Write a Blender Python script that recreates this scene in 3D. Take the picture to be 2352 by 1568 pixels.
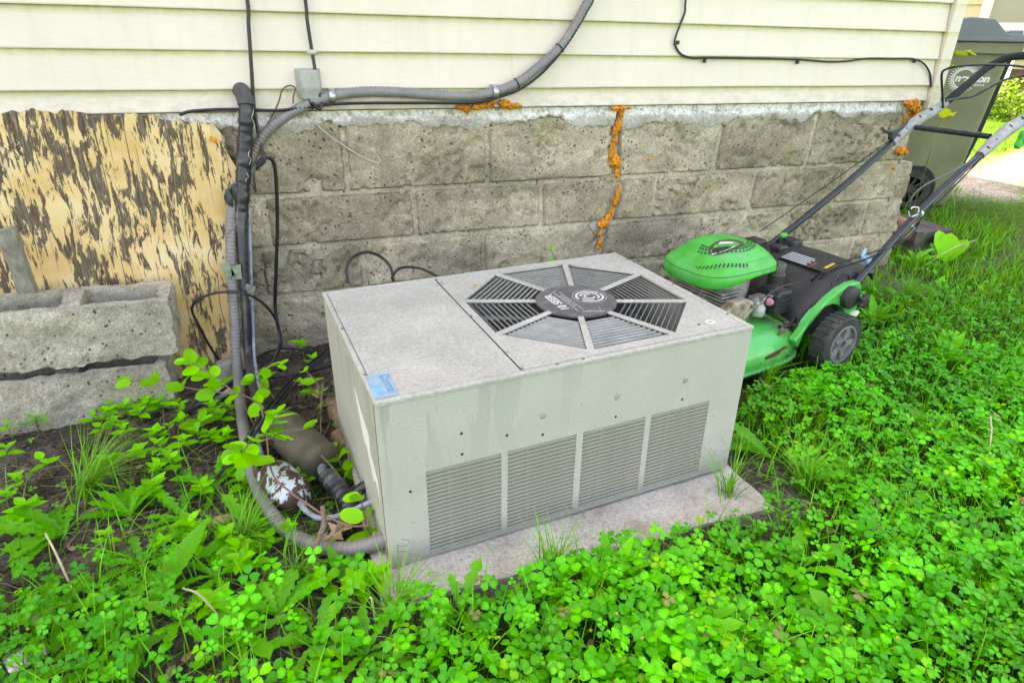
import bpy, math, random
import numpy as np
from mathutils import Vector, Matrix, Euler
R = math.radians
rnd = random.Random(7)
rng = np.random.default_rng(11)
for o in list(bpy.data.objects): bpy.data.objects.remove(o)
sc = bpy.context.scene
col = sc.collection

# ------------------------------------------------------------------ camera, sky, sun, exposure
CAM = np.array([-0.2905, -2.6779, 1.2018])
F, PITCH, YAW, ROLL = 1469.15, 0.4418, -0.3560, -0.0202
Rc = np.array((Matrix.Rotation(YAW, 3, 'Z') @ Matrix.Rotation(-PITCH, 3, 'X') @ Matrix.Rotation(ROLL, 3, 'Y')))
cd = bpy.data.cameras.new('camera'); cam = bpy.data.objects.new('camera', cd); col.objects.link(cam)
cd.sensor_width = 36; cd.lens = F / 2352 * 36; cd.clip_end = 1000; cd.clip_start = 0.02
cam.matrix_world = Matrix.Translation(CAM) @ (Matrix(Rc.tolist()) @ Matrix.Rotation(R(90), 3, 'X')).to_4x4()
sc.camera = cam
SUN_EL, SUN_AZ = R(58), math.atan2(-0.60, 0.80)           # sun stands behind the house, to its left
w = bpy.data.worlds.new('World'); sc.world = w; w.use_nodes = True
nt = w.node_tree; bg = nt.nodes['Background']
sky = nt.nodes.new('ShaderNodeTexSky'); sky.sky_type = 'NISHITA'; sky.sun_disc = False
sky.sun_elevation = SUN_EL; sky.sun_rotation = SUN_AZ; sky.dust_density = 2.0; sky.air_density = 1.0; sky.ozone_density = 1.0
nt.links.new(sky.outputs[0], bg.inputs[0]); bg.inputs[1].default_value = 0.15
sd = bpy.data.lights.new('sun', 'SUN'); sd.energy = 3.0; sd.angle = R(0.53); sd.color = (1, .95, .86)
sun = bpy.data.objects.new('sun', sd); col.objects.link(sun)
sdir = Vector((math.sin(SUN_AZ) * math.cos(SUN_EL), math.cos(SUN_AZ) * math.cos(SUN_EL), math.sin(SUN_EL)))
sun.rotation_euler = sdir.to_track_quat('Z', 'Y').to_euler(); sun.location = (0, 0, 12)
sc.view_settings.view_transform = 'Standard'; sc.view_settings.look = 'None'
sc.view_settings.exposure = 2.66; sc.view_settings.gamma = 1.0
sc.cycles.max_bounces = 6; sc.cycles.diffuse_bounces = 3; sc.cycles.glossy_bounces = 2; sc.cycles.transmission_bounces = 3; sc.cycles.transparent_max_bounces = 4
sc.cycles.use_denoising = True; sc.cycles.adaptive_threshold = .02
sc.view_settings.use_white_balance = True; sc.view_settings.white_balance_temperature = 9150; sc.view_settings.white_balance_tint = 19

# ------------------------------------------------------------------ helpers
def ray(u, v): return Rc @ np.array([(u - 1176) / F, 1, -(v - 784) / F])
def at(u, v, y=0.0):                 # point of the upright plane y seen at a measured spot
    d = ray(u, v); return CAM + d * ((y - CAM[1]) / d[1])
def on(u, v, z=0.0):                 # point of the level plane z
    d = ray(u, v); return CAM + d * ((z - CAM[2]) / d[2])

def _h(ix, iy, iz, s):
    n = (ix * 374761393 + iy * 668265263 + iz * 2147483647 + s * 1274126177) & 0xffffffff
    n = ((n ^ (n >> 13)) * 1274126177) & 0xffffffff
    return ((n ^ (n >> 16)) & 0xffff) / 65535.0
def vnoise(x, y, z, s=0):
    x, y, z = np.broadcast_arrays(np.asarray(x, float), y, z)
    ix, iy, iz = np.floor(x).astype(np.int64), np.floor(y).astype(np.int64), np.floor(z).astype(np.int64)
    fx, fy, fz = x - ix, y - iy, z - iz
    fx, fy, fz = [t * t * (3 - 2 * t) for t in (fx, fy, fz)]
    r = 0
    for a in (0, 1):
        for b in (0, 1):
            for c in (0, 1):
                wt = (fx if a else 1 - fx) * (fy if b else 1 - fy) * (fz if c else 1 - fz)
                r = r + wt * _h(ix + a, iy + b, iz + c, s)
    return r * 2 - 1
def fbm(x, y, z, s=0, o=4):
    r, a, f = 0, .5, 1
    for i in range(o):
        r = r + a * vnoise(np.asarray(x) * f, np.asarray(y) * f, np.asarray(z) * f, s + i); a *= .5; f *= 2.03
    return r
def sstep(a, b, x): t = np.clip((np.asarray(x, float) - a) / (b - a), 0, 1); return t * t * (3 - 2 * t)

def tag(o, label=None, cat=None, group=None, kind=None):
    if label: o['label'] = label
    if cat: o['category'] = cat
    if group: o['group'] = group
    if kind: o['kind'] = kind
    return o
def thing(name, label, cat, loc=(0, 0, 0), rot=(0, 0, 0), group=None):
    o = bpy.data.objects.new(name, None); col.objects.link(o); o.empty_display_size = .05
    o.location = loc; o.rotation_euler = rot
    return tag(o, label, cat, group)
def mkmesh(name, V, Fc, mat=None, smooth=False, cols=None):
    me = bpy.data.meshes.new(name)
    V = np.asarray(V, float)
    me.from_pydata(V.tolist(), [], [tuple(f) for f in Fc])
    if mat is not None: me.materials.append(mat)
    if cols is not None:
        ca = me.color_attributes.new('Col', 'FLOAT_COLOR', 'POINT')
        c4 = np.ones((len(V), 4), np.float32); c4[:, :3] = cols
        ca.data.foreach_set('color', c4.ravel())
    if smooth: me.polygons.foreach_set('use_smooth', [True] * len(me.polygons))
    me.update(); return me
def fastmesh(name, V, Q, mat, cols=None, smooth=False):   # all faces with the same corner count
    me = bpy.data.meshes.new(name); n = Q.shape[1]
    me.vertices.add(len(V)); me.vertices.foreach_set('co', np.asarray(V, np.float32).ravel())
    me.loops.add(Q.size); me.loops.foreach_set('vertex_index', Q.ravel().astype(np.int32))
    me.polygons.add(len(Q)); me.polygons.foreach_set('loop_start', np.arange(0, Q.size, n, dtype=np.int32))
    me.polygons.foreach_set('loop_total', np.full(len(Q), n, np.int32))
    me.update(calc_edges=True); me.materials.append(mat)
    if cols is not None:
        ca = me.color_attributes.new('Col', 'FLOAT_COLOR', 'POINT')
        c4 = np.ones((len(V), 4), np.float32); c4[:, :3] = cols; ca.data.foreach_set('color', c4.ravel())
    if smooth: me.polygons.foreach_set('use_smooth', np.ones(len(Q), bool))
    return me
def link(name, me, parent=None, loc=(0, 0, 0), rot=(0, 0, 0), scale=(1, 1, 1)):
    o = bpy.data.objects.new(name, me); col.objects.link(o); o.parent = parent
    o.location = loc; o.rotation_euler = rot; o.scale = scale
    return o
def bevel(o, wdt=.003, seg=2, ang=35):
    m = o.modifiers.new('bevel', 'BEVEL'); m.width = wdt; m.segments = seg; m.limit_method = 'ANGLE'; m.angle_limit = R(ang)
    m.harden_normals = False; return o

class MB:
    def __init__(s): s.V = []; s.F = []
    def add(s, V, Fc):
        b = len(s.V); s.V += [tuple(map(float, v)) for v in V]; s.F += [tuple(b + i for i in f) for f in Fc]; return s
    def box(s, x0, x1, y0, y1, z0, z1, M=None):
        V = [(x, y, z) for x in (x0, x1) for y in (y0, y1) for z in (z0, z1)]
        if M is not None: V = [M @ Vector(v) for v in V]
        return s.add(V, [(0, 1, 3, 2), (4, 6, 7, 5), (0, 4, 5, 1), (2, 3, 7, 6), (0, 2, 6, 4), (1, 5, 7, 3)])
    def prism(s, pts, a, b, axis='y', M=None):          # outline pts extruded from a to b along axis
        n = len(pts); f = {'y': lambda p, t: (p[0], t, p[1]), 'x': lambda p, t: (t, p[0], p[1]), 'z': lambda p, t: (p[0], p[1], t)}[axis]
        V = [f(p, a) for p in pts] + [f(p, b) for p in pts]
        if M is not None: V = [M @ Vector(v) for v in V]
        return s.add(V, [tuple(range(n))[::-1], tuple(range(n, 2 * n))] + [(i, (i + 1) % n, n + (i + 1) % n, n + i) for i in range(n)])
    def lathe(s, prof, n=24, M=None, cap=True):          # prof (r, z) about local z
        V = [(r * math.cos(2 * math.pi * k / n), r * math.sin(2 * math.pi * k / n), z) for r, z in prof for k in range(n)]
        if M is not None: V = [M @ Vector(v) for v in V]
        Fc = [(i * n + k, i * n + (k + 1) % n, (i + 1) * n + (k + 1) % n, (i + 1) * n + k) for i in range(len(prof) - 1) for k in range(n)]
        if cap: Fc += [tuple(range(n))[::-1], tuple(range((len(prof) - 1) * n, len(prof) * n))]
        return s.add(V, Fc)
    def tube(s, P, r, n=8, smooth_n=0, cap=True, closed=False):
        P = [np.asarray(p, float) for p in P]
        if smooth_n: P = crom(P, smooth_n)
        N = len(P); r = np.broadcast_to(np.asarray(r, float), (N,)) if np.ndim(r) == 0 else np.interp(np.linspace(0, 1, N), np.linspace(0, 1, len(r)), r)
        T = [P[min(i + 1, N - 1)] - P[max(i - 1, 0)] for i in range(N)]
        T = [t / (np.linalg.norm(t) + 1e-12) for t in T]
        up = np.array([0, 0, 1.]) if abs(T[0][2]) < .9 else np.array([1., 0, 0])
        u = np.cross(up, T[0]); u /= np.linalg.norm(u); V = []
        for i in range(N):
            u = u - T[i] * (u @ T[i]); u /= (np.linalg.norm(u) + 1e-12); v = np.cross(T[i], u)
            for k in range(n):
                a = 2 * math.pi * k / n; V.append(P[i] + r[i] * (math.cos(a) * u + math.sin(a) * v))
        Fc = [(i * n + k, i * n + (k + 1) % n, (i + 1) * n + (k + 1) % n, (i + 1) * n + k) for i in range(N - 1) for k in range(n)]
        if cap: Fc += [tuple(range(n))[::-1], tuple(range((N - 1) * n, N * n))]
        return s.add(V, Fc)
    def build(s, name, mat, parent=None, smooth=False, origin=None, bev=0, **k):
        V = np.array(s.V)
        if origin is not None: V = V - np.asarray(origin)
        o = link(name, mkmesh(name, V, s.F, mat, smooth), parent, loc=(0, 0, 0) if origin is None else tuple(origin), **k)
        if bev: bevel(o, bev)
        if smooth and not bev: autosmooth(o)
        return o
def autosmooth(o, ang=40):
    me = o.data
    me.set_sharp_from_angle(angle=R(ang))
def crom(P, k):
    P = [np.asarray(p, float) for p in P]; Q = [2 * P[0] - P[1]] + P + [2 * P[-1] - P[-2]]; out = []
    for i in range(1, len(Q) - 2):
        a, b, c, d = Q[i - 1:i + 3]
        for j in range(k):
            t = j / k; out.append(.5 * (2 * b + (c - a) * t + (2 * a - 5 * b + 4 * c - d) * t * t + (3 * b - a - 3 * c + d) * t ** 3))
    out.append(P[-1]); return out
def resample(P, step):
    P = np.array(P); L = np.r_[0, np.cumsum(np.linalg.norm(np.diff(P, axis=0), axis=1))]
    n = max(2, int(L[-1] / step)); t = np.linspace(0, L[-1], n)
    return np.stack([np.interp(t, L, P[:, i]) for i in range(3)], 1)
def along(a, b):       # matrix with local z from a to b, origin a
    a, b = Vector(a), Vector(b); return Matrix.Translation(a) @ (b - a).to_track_quat('Z', 'Y').to_matrix().to_4x4()

# ------------------------------------------------------------------ materials
class NT:
    def __init__(s, name):
        s.m = bpy.data.materials.new(name); s.m.use_nodes = True; s.t = s.m.node_tree
        s.b = s.t.nodes['Principled BSDF']; s.out = s.t.nodes['Material Output']
    def n(s, typ, **k):
        nd = s.t.nodes.new(typ)
        for a, v in k.items():
            if a.startswith('i_'): nd.inputs[int(a[2:]) if a[2:].isdigit() else a[2:].replace('_', ' ')].default_value = v
            else: setattr(nd, a, v)
        return nd
    def l(s, a, b): s.t.links.new(a, b)
    def coord(s, kind='world', scale=(1, 1, 1), loc=(0, 0, 0), rot=(0, 0, 0)):
        if kind == 'world': src = s.n('ShaderNodeNewGeometry').outputs['Position']
        else: src = s.n('ShaderNodeTexCoord').outputs['Object']
        mp = s.n('ShaderNodeMapping'); mp.inputs['Scale'].default_value = scale; mp.inputs['Location'].default_value = loc; mp.inputs['Rotation'].default_value = rot
        s.l(src, mp.inputs[0]); return mp.outputs[0]
    def noise(s, vec, scale=10, detail=6, rough=.6, dist=0):
        nd = s.n('ShaderNodeTexNoise'); nd.inputs['Scale'].default_value = scale; nd.inputs['Detail'].default_value = detail
        nd.inputs['Roughness'].default_value = rough; nd.inputs['Distortion'].default_value = dist
        s.l(vec, nd.inputs['Vector']); return nd.outputs['Fac']
    def voro(s, vec, scale=40, feature='F1'):
        nd = s.n('ShaderNodeTexVoronoi'); nd.feature = feature; nd.inputs['Scale'].default_value = scale; s.l(vec, nd.inputs['Vector']); return nd.outputs['Distance']
    def ramp(s, fac, stops, interp='LINEAR'):
        nd = s.n('ShaderNodeValToRGB'); cr = nd.color_ramp; cr.interpolation = interp
        while len(cr.elements) < len(stops): cr.elements.new(.5)
        for e, (p, c) in zip(cr.elements, stops):
            e.position = p; e.color = (*c, 1) if isinstance(c, (tuple, list)) else (c, c, c, 1)
        s.l(fac, nd.inputs[0]); return nd.outputs[0]
    def mix(s, fac, a, b, mode='MIX'):
        nd = s.n('ShaderNodeMix', data_type='RGBA', blend_type=mode)
        for val, i in ((fac, 0), (a, 6), (b, 7)):
            if hasattr(val, 'links'): s.l(val, nd.inputs[i])
            elif i == 0: nd.inputs[0].default_value = val
            else: nd.inputs[i].default_value = (*val, 1)
        return nd.outputs[2]
    def math(s, op, a, b=None):
        nd = s.n('ShaderNodeMath', operation=op)
        for val, i in ((a, 0), (b, 1)):
            if val is None: continue
            if hasattr(val, 'links'): s.l(val, nd.inputs[i])
            else: nd.inputs[i].default_value = val
        return nd.outputs[0]
    def grain(s, c, vec, scale=110, lo=.5, hi=1.4, detail=3):
        g_ = s.noise(vec, scale, detail, .75); return s.mix(1.0, c, s.ramp(g_, [(.3, lo), (.5, (lo + hi) / 2), (.7, hi)]), 'MULTIPLY')
    def sep(s, vec): nd = s.n('ShaderNodeSeparateXYZ'); s.l(vec, nd.inputs[0]); return nd.outputs
    def base(s, c):
        if hasattr(c, 'links'): s.l(c, s.b.inputs['Base Color'])
        else: s.b.inputs['Base Color'].default_value = (*c, 1)
    def rough(s, r):
        if hasattr(r, 'links'): s.l(r, s.b.inputs['Roughness'])
        else: s.b.inputs['Roughness'].default_value = r
    def bump(s, h, strength=.3, dist=.01, prev=None):
        nd = s.n('ShaderNodeBump'); nd.inputs['Strength'].default_value = strength; nd.inputs['Distance'].default_value = dist
        s.l(h, nd.inputs['Height'])
        if prev is not None: s.l(prev, nd.inputs['Normal'])
        s.l(nd.outputs[0], s.b.inputs['Normal']); return nd.outputs[0]
def pm(name, c, rough=.6, var=.25, scale=12, c2=None, bump=.15, bscale=120, bdist=.002, metal=0, coat=0, kind='object', stretch=(1, 1, 1), spec=.5):
    m = NT(name); co = m.coord(kind, stretch)
    n1 = m.noise(co, scale, 6, .65)
    d = tuple(x * (1 - var) for x in c); b = tuple(min(1, x * (1 + var)) for x in c)
    cc = m.ramp(n1, [(.32, d), (.68, b)])
    if c2 is not None:
        n2 = m.noise(co, scale * .45, 8, .7); cc = m.mix(m.ramp(n2, [(.5, 0.), (.68, 1.)]), cc, c2)
    m.base(cc); m.rough(m.ramp(n1, [(.3, max(.02, rough - .12)), (.7, min(1, rough + .1))]))
    m.b.inputs['Metallic'].default_value = metal; m.b.inputs['Coat Weight'].default_value = coat
    m.b.inputs['Specular IOR Level'].default_value = spec
    if bump: m.bump(m.noise(co, bscale, 4, .6), bump, bdist)
    return m.m
M = {}
M['black_rubber'] = pm('black_rubber', (.022, .022, .024), .55, .3, 30)
M['black_cable'] = pm('black_cable', (.014, .014, .015), .38, .3, 30, bump=.05)
M['black_plastic'] = pm('black_plastic', (.028, .028, .03), .5, .35, 14, c2=(.07, .067, .06), bump=.12, bscale=400)
M['black_paint'] = pm('black_paint', (.016, .018, .026), .24, .3, 20, bump=.03, coat=.3)
M['foam_grip'] = pm('foam_grip', (.012, .012, .012), .85, .3, 60, bump=.3, bscale=500)
M['tape'] = pm('tape', (.025, .026, .028), .33, .5, 16, c2=(.11, .108, .1), bump=.35, bscale=45, bdist=.004)
M['putty'] = pm('putty', (.085, .08, .077), .9, .3, 40, bump=.6, bscale=70, bdist=.004)
M['conduit'] = pm('conduit', (.215, .205, .19), .42, .22, 9, c2=(.2, .15, .11), bump=.05)
M['pipe_blue'] = pm('pipe_blue', (.3, .33, .38), .45, .25, 40, c2=(.16, .12, .1), bump=.1)
M['galv'] = pm('galvanised', (.5, .5, .48), .35, .2, 60, metal=.8, bump=.05)
M['grey_box'] = pm('grey_box', (.38, .385, .35), .6, .12, 25, c2=(.26, .29, .17), bump=.1)
M['wire_brown'] = pm('wire_brown', (.14, .05, .035), .5, .2, 30, bump=0)
M['wire_pink'] = pm('wire_pink', (.26, .12, .11), .55, .2, 30, bump=0)
M['wire_white'] = pm('wire_white', (.52, .49, .42), .5, .15, 30, bump=0)
M['tie_white'] = pm('tie_white', (.72, .7, .68), .4, .05, 30, bump=0)
M['tie_blue'] = pm('tie_blue', (.25, .42, .6), .45, .15, 30, bump=0)
M['green_plastic'] = pm('green_plastic', (.014, .43, .05), .45, .18, 14, c2=(.10, .44, .14), bump=.15, bscale=160)
M['alu'] = pm('cast_aluminium', (.42, .4, .37), .5, .3, 45, c2=(.2, .16, .12), metal=.35, bump=.25, bscale=120)
M['alu_beige'] = pm('muffler_guard', (.42, .36, .28), .65, .25, 30, c2=(.16, .09, .05), metal=.15, bump=.2)
M['carb_bowl'] = pm('carb_bowl', (.42, .43, .36), .4, .1, 40, metal=.2, bump=.05)
M['primer'] = pm('primer_bulb', (.62, .22, .26), .35, .15, 30, bump=0)
M['clamp_grey'] = pm('clamp_grey', (.33, .325, .31), .7, .3, 30, bump=.3, bscale=200, stretch=(1, 1, 1))
M['wheel_grey'] = pm('wheel_grey', (.17, .168, .16), .65, .22, 30, bump=.1)
M['tyre'] = pm('tyre', (.035, .034, .033), .75, .4, 30, c2=(.08, .072, .06), bump=.2)
M['bin_green'] = pm('bin_green', (.185, .19, .11), .36, .15, 4, c2=(.25, .235, .15), bump=.06, bscale=300)
M['bin_lid'] = pm('bin_lid', (.16, .185, .2), .45, .12, 6, bump=.04)
M['white_print'] = pm('white_print', (.75, .75, .72), .6, .05, 20, bump=0)
M['dark_print'] = pm('dark_print', (.03, .03, .03), .5, .1, 20, bump=0)
M['yellow_print'] = pm('yellow_print', (.75, .48, .03), .5, .1, 20, bump=0)
M['red_print'] = pm('red_print', (.55, .05, .02), .5, .1, 20, bump=0)
M['foam_orange'] = pm('foam_orange', (.76, .26, .010), .55, .4, 45, c2=(.34, .11, .008), bump=.7, bscale=110, bdist=.004, kind='world')
M['cinder'] = None
M['brick'] = pm('brick', (.28, .16, .11), .9, .3, 30, c2=(.18, .14, .11), bump=.4, bscale=120)
M['paver'] = pm('paver', (.46, .37, .3), .9, .2, 20, bump=.3)
M['grey_wood'] = pm('grey_wood', (.3, .275, .22), .85, .35, 8, c2=(.16, .15, .12), bump=.5, bscale=30, bdist=.004, stretch=(6, 6, .8))
M['dark_wood'] = pm('dark_wood', (.11, .095, .08), .9, .5, 10, c2=(.03, .025, .02), bump=.7, bscale=26, bdist=.01, stretch=(1, .35, 1))
M['twig'] = pm('twig', (.2, .13, .1), .8, .3, 60, bump=.3)
M['dry_leaf'] = pm('dry_leaf', (.42, .28, .16), .7, .3, 40, c2=(.25, .15, .09), bump=.2)
M['straw'] = pm('straw', (.5, .42, .24), .8, .2, 60, bump=0)
M['stone'] = pm('stone', (.4, .38, .34), .9, .25, 25, bump=.4, bscale=80)
M['dark_inside'] = pm('dark_inside', (.02, .022, .022), .8, .2, 20, bump=0)
M['fan_metal'] = pm('fan_metal', (.16, .17, .17), .5, .2, 20, metal=.5, bump=0)
M['vine_leaf'] = None

def m_siding():
    m = NT('vinyl_siding'); co = m.coord('world'); x, y, z = m.sep(co)
    grain = m.noise(m.coord('world', (2.5, 1, 60)), 6, 5, .6)
    n1 = m.noise(co, 3, 5, .6)
    c = m.ramp(n1, [(.3, (.715, .62, .49)), (.7, (.79, .69, .555))])
    c = m.mix(.3, c, m.ramp(grain, [(.35, (.65, .565, .45)), (.65, (.82, .72, .585))]))
    f = m.math('FRACT', m.math('DIVIDE', m.math('SUBTRACT', z, 1.019), .127))     # yellow-green tinted shade painted just under each lap
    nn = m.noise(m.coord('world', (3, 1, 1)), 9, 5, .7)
    lap_shade = m.math('MULTIPLY', m.ramp(f, [(.78, 0.), (1., 1.)]), m.ramp(nn, [(.3, .25), (.7, .95)]))
    c = m.mix(lap_shade, c, (.42, .46, .075))
    spots = m.ramp(m.noise(co, 130, 2, .5), [(.76, 0.), (.8, 1.)])
    c = m.mix(m.math('MULTIPLY', spots, .5), c, (.2, .17, .1))
    dirt_ = m.math('MULTIPLY', m.ramp(z, [(.93, .5), (1.0, 0.)]) if False else m.ramp(m.math('SUBTRACT', z, .9), [(.03, .55), (.13, 0.)]), m.ramp(m.noise(m.coord('world', (1, 1, 2)), 20, 5, .7), [(.4, 0.), (.65, 1.)]))
    c = m.mix(dirt_, c, (.36, .31, .2)); c = m.mix(m.ramp(m.noise(m.coord('world', (6, 1, 1)), 3, 5, .7), [(.5, 0.), (.75, .16)]), c, (.4, .38, .22))
    m.base(c); m.rough(.5); m.bump(grain, .12, .002); return m.m
def m_block(name='block_face', dark=(.22, .19, .145), light=(.49, .435, .34), moss=1.0, obj=False):
    m = NT(name); co = m.coord('object' if obj else 'world')
    n1 = m.noise(co, 5, 6, .62); n2 = m.noise(co, 34, 5, .7); n3 = m.noise(co, 150, 3, .6)
    c = m.ramp(n1, [(.28, dark), (.52, tuple((a + b) / 2 for a, b in zip(dark, light))), (.74, light)])
    c = m.mix(.28, c, m.ramp(n2, [(.3, tuple(x * .55 for x in dark)), (.5, tuple(x * .8 for x in light)), (.72, tuple(min(1, x * 1.25) for x in light))]), 'OVERLAY')
    oi = m.n('ShaderNodeObjectInfo'); c = m.mix(.85, c, m.ramp(oi.outputs['Random'], [(0., (.41, .395, .37)), (.5, (.51, .50, .48)), (1., (.63, .62, .59))]), 'OVERLAY')
    pit = m.ramp(m.voro(co, 48), [(.14, 1.), (.22, 0.)]); pm_ = m.math('MULTIPLY', pit, m.ramp(m.noise(co, 9, 2), [(.48, 0.), (.56, 1.)]))
    agg = m.math('MULTIPLY', m.ramp(m.voro(co, 90), [(.1, 1.), (.14, 0.)]), m.ramp(m.noise(co, 23, 2), [(.58, 0.), (.64, 1.)]))
    c = m.mix(m.math('MULTIPLY', agg, .8), c, (.55, .5, .42))
    if moss:
        g = m.math('MULTIPLY', m.ramp(m.noise(m.coord('world', (1, 1, 1.8), (3, 0, 1)), 3.2, 5, .7), [(.52, 0.), (.7, 1.)]), .55 * moss)
        c = m.mix(g, c, (.17, .165, .055))
    c = m.grain(c, co, 70, .86, 1.36); c = m.grain(c, co, 230, .66, 1.55, 2)
    c = m.mix(1.0, c, m.ramp(m.noise(m.coord('object' if obj else 'world', (1, 1, 1.6), (7, 2, 3)), 2.6, 4, .6), [(.36, .74), (.5, 1.0), (.66, 1.2)]), 'MULTIPLY')
    c = m.mix(m.math('MULTIPLY', pm_, .9), c, (.06, .05, .038))
    m.base(c); m.rough(.93); m.b.inputs['Specular IOR Level'].default_value = .2
    hh = m.math('SUBTRACT', m.math('ADD', n2, m.math('MULTIPLY', n3, .5)), pm_)
    m.bump(hh, 1.0, .009); return m.m
def m_parge():
    m = NT('parging'); co = m.coord('world'); x, y, z = m.sep(co)
    n1 = m.noise(co, 12, 6, .65); n2 = m.noise(m.coord('world', (.5, 1, 1)), 8, 5, .7)
    c = m.ramp(n1, [(.3, (.36, .33, .28)), (.7, (.56, .52, .45))])
    lim = m.math('ADD', z, m.math('MULTIPLY', m.math('SUBTRACT', n2, .5), .11))
    wm = m.math('MULTIPLY', m.ramp(m.math('MULTIPLY', m.math('SUBTRACT', lim, .88), 10), [(.1, 0.), (.26, 1.)]), m.ramp(m.noise(co, 30, 4, .7), [(.38, .0), (.5, .95)]))
    c = m.mix(wm, c, (.8, .77, .71)); c = m.grain(c, co, 90, .65, 1.25); m.base(c); m.rough(.9); m.bump(n1, .5, .004); return m.m
def m_ply():
    m = NT('peeling_paint_wood'); co = m.coord('object')
    # bare weathered grain
    g = m.noise(m.coord('object', (26, 4, 1.1)), 4, 8, .7, .4); g2 = m.noise(m.coord('object', (80, 4, 2.5)), 5, 4, .6)
    wood = m.ramp(g, [(.25, (.06, .040, .022)), (.45, (.17, .118, .07)), (.6, (.25, .205, .145)), (.78, (.38, .35, .28))])
    wood = m.mix(.5, wood, m.ramp(g2, [(.3, (.05, .04, .03)), (.7, (.3, .27, .22))]), 'OVERLAY')
    pa = m.noise(m.coord('object', (12, 3, 3.0)), 2.0, 9, .68, .7)          # big flakes, longer along the grain
    pb = m.noise(m.coord('object', (34, 3, 6.0)), 3.0, 6, .75, .3)
    x, y, z = m.sep(co)
    bias = m.math('ADD', m.math('MULTIPLY', x, .06), m.math('MULTIPLY', z, -.02))
    s = m.math('ADD', m.math('ADD', m.math('MULTIPLY', pa, .72), m.math('MULTIPLY', pb, .42)), bias)
    mask = m.ramp(s, [(.545, 0.), (.553, 1.)])
    paint = m.ramp(m.noise(co, 5, 5, .6), [(.3, (.62, .38, .12)), (.5, (.74, .52, .23)), (.7, (.80, .63, .37))])
    crack = m.ramp(m.noise(m.coord('object', (60, 3, .7)), 3, 4, .6), [(.33, 1.), (.37, 0.)])
    mask = m.math('MULTIPLY', mask, m.math('SUBTRACT', 1.0, crack))
    wood = m.grain(wood, m.coord('object', (60, 4, 8)), 4, .45, 1.6); c = m.mix(mask, wood, paint); m.base(c); m.rough(m.ramp(mask, [(0., .9), (1., .55)]))
    b1 = m.bump(m.math('ADD', m.math('MULTIPLY', g, .5), m.math('MULTIPLY', g2, .35)), .5, .004)
    m.bump(mask, .7, .0015, b1); return m.m
def m_ac(name, top):
    m = NT(name); co = m.coord('object'); n1 = m.noise(co, 7, 6, .65); n2 = m.noise(co, 55, 5, .7)
    a, b = ((.37, .36, .31), (.50, .48, .42)) if top else ((.42, .405, .345), (.475, .455, .39))
    c = m.ramp(n1, [(.3, a), (.7, b)])
    if top:
        c = m.mix(m.ramp(n2, [(.5, 0.), (.75, .5)]), c, (.27, .27, .25))
        c = m.mix(m.ramp(m.noise(m.coord('object', (1.2, 5, 1)), 9, 7, .75), [(.55, 0.), (.75, .5)]), c, (.29, .30, .275))
    else:
        drip = m.noise(m.coord('object', (9, 9, 1.6)), 1.6, 4, .5, .4); x, y, z = m.sep(co)
        dm = m.math('MULTIPLY', m.ramp(drip, [(.53, 0.), (.545, .8)]), m.math('MULTIPLY', m.ramp(z, [(.16, 0.), (.44, 1.)]), m.ramp(x, [(.0, 1.), (.7, 0.)])))
        c = m.mix(dm, c, (.33, .325, .275))
        c = m.mix(m.ramp(m.math('ADD', m.math('MULTIPLY', n2, .09), z), [(.05, .55), (.12, 0.)]), c, (.22, .20, .165))
    spk = m.ramp(m.noise(co, 210, 2, .5), [(.72, 0.), (.77, 1.)]); c = m.mix(m.math('MULTIPLY', spk, .5), c, (.12, .11, .09))
    c = m.grain(c, co, 160, .9, 1.1) if not top else m.grain(c, co, 120, .78, 1.18)
    m.base(c); m.rough(m.ramp(n2, [(.3, .5), (.7, .68)])); m.bump(n2, .08, .002); return m.m
def m_pad():
    m = NT('pad_concrete'); co = m.coord('world'); n1 = m.noise(co, 6, 7, .7); n2 = m.noise(co, 60, 4, .7)
    c = m.ramp(n1, [(.28, (.25, .195, .14)), (.45, (.44, .385, .315)), (.62, (.56, .505, .43))])
    c = m.mix(m.ramp(n2, [(.58, 0.), (.72, .8)]), c, (.2, .165, .13)); c = m.mix(m.ramp(m.noise(co, 160, 2), [(.7, 0.), (.74, .8)]), c, (.05, .04, .03))
    c = m.grain(c, co, 140, .7, 1.25); m.base(c); m.rough(.92); m.bump(n2, .5, .003); return m.m
def m_ground():
    m = NT('ground_soil'); co = m.coord('world'); at_ = m.n('ShaderNodeVertexColor', layer_name='Col').outputs[0]
    n1 = m.noise(co, 14, 7, .7); n2 = m.noise(co, 90, 5, .7)
    c = m.mix(.75, at_, m.ramp(n1, [(.3, (.22, .22, .22)), (.7, (.72, .7, .68))]), 'OVERLAY'); c = m.mix(.6, c, m.ramp(n2, [(.3, (.25, .25, .25)), (.7, (.75, .75, .75))]), 'OVERLAY')
    c = m.grain(c, co, 60, .4, 1.7); m.base(c); m.rough(.95); m.b.inputs['Specular IOR Level'].default_value = .15
    m.bump(m.math('ADD', n2, n1), .9, .02); return m.m
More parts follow.
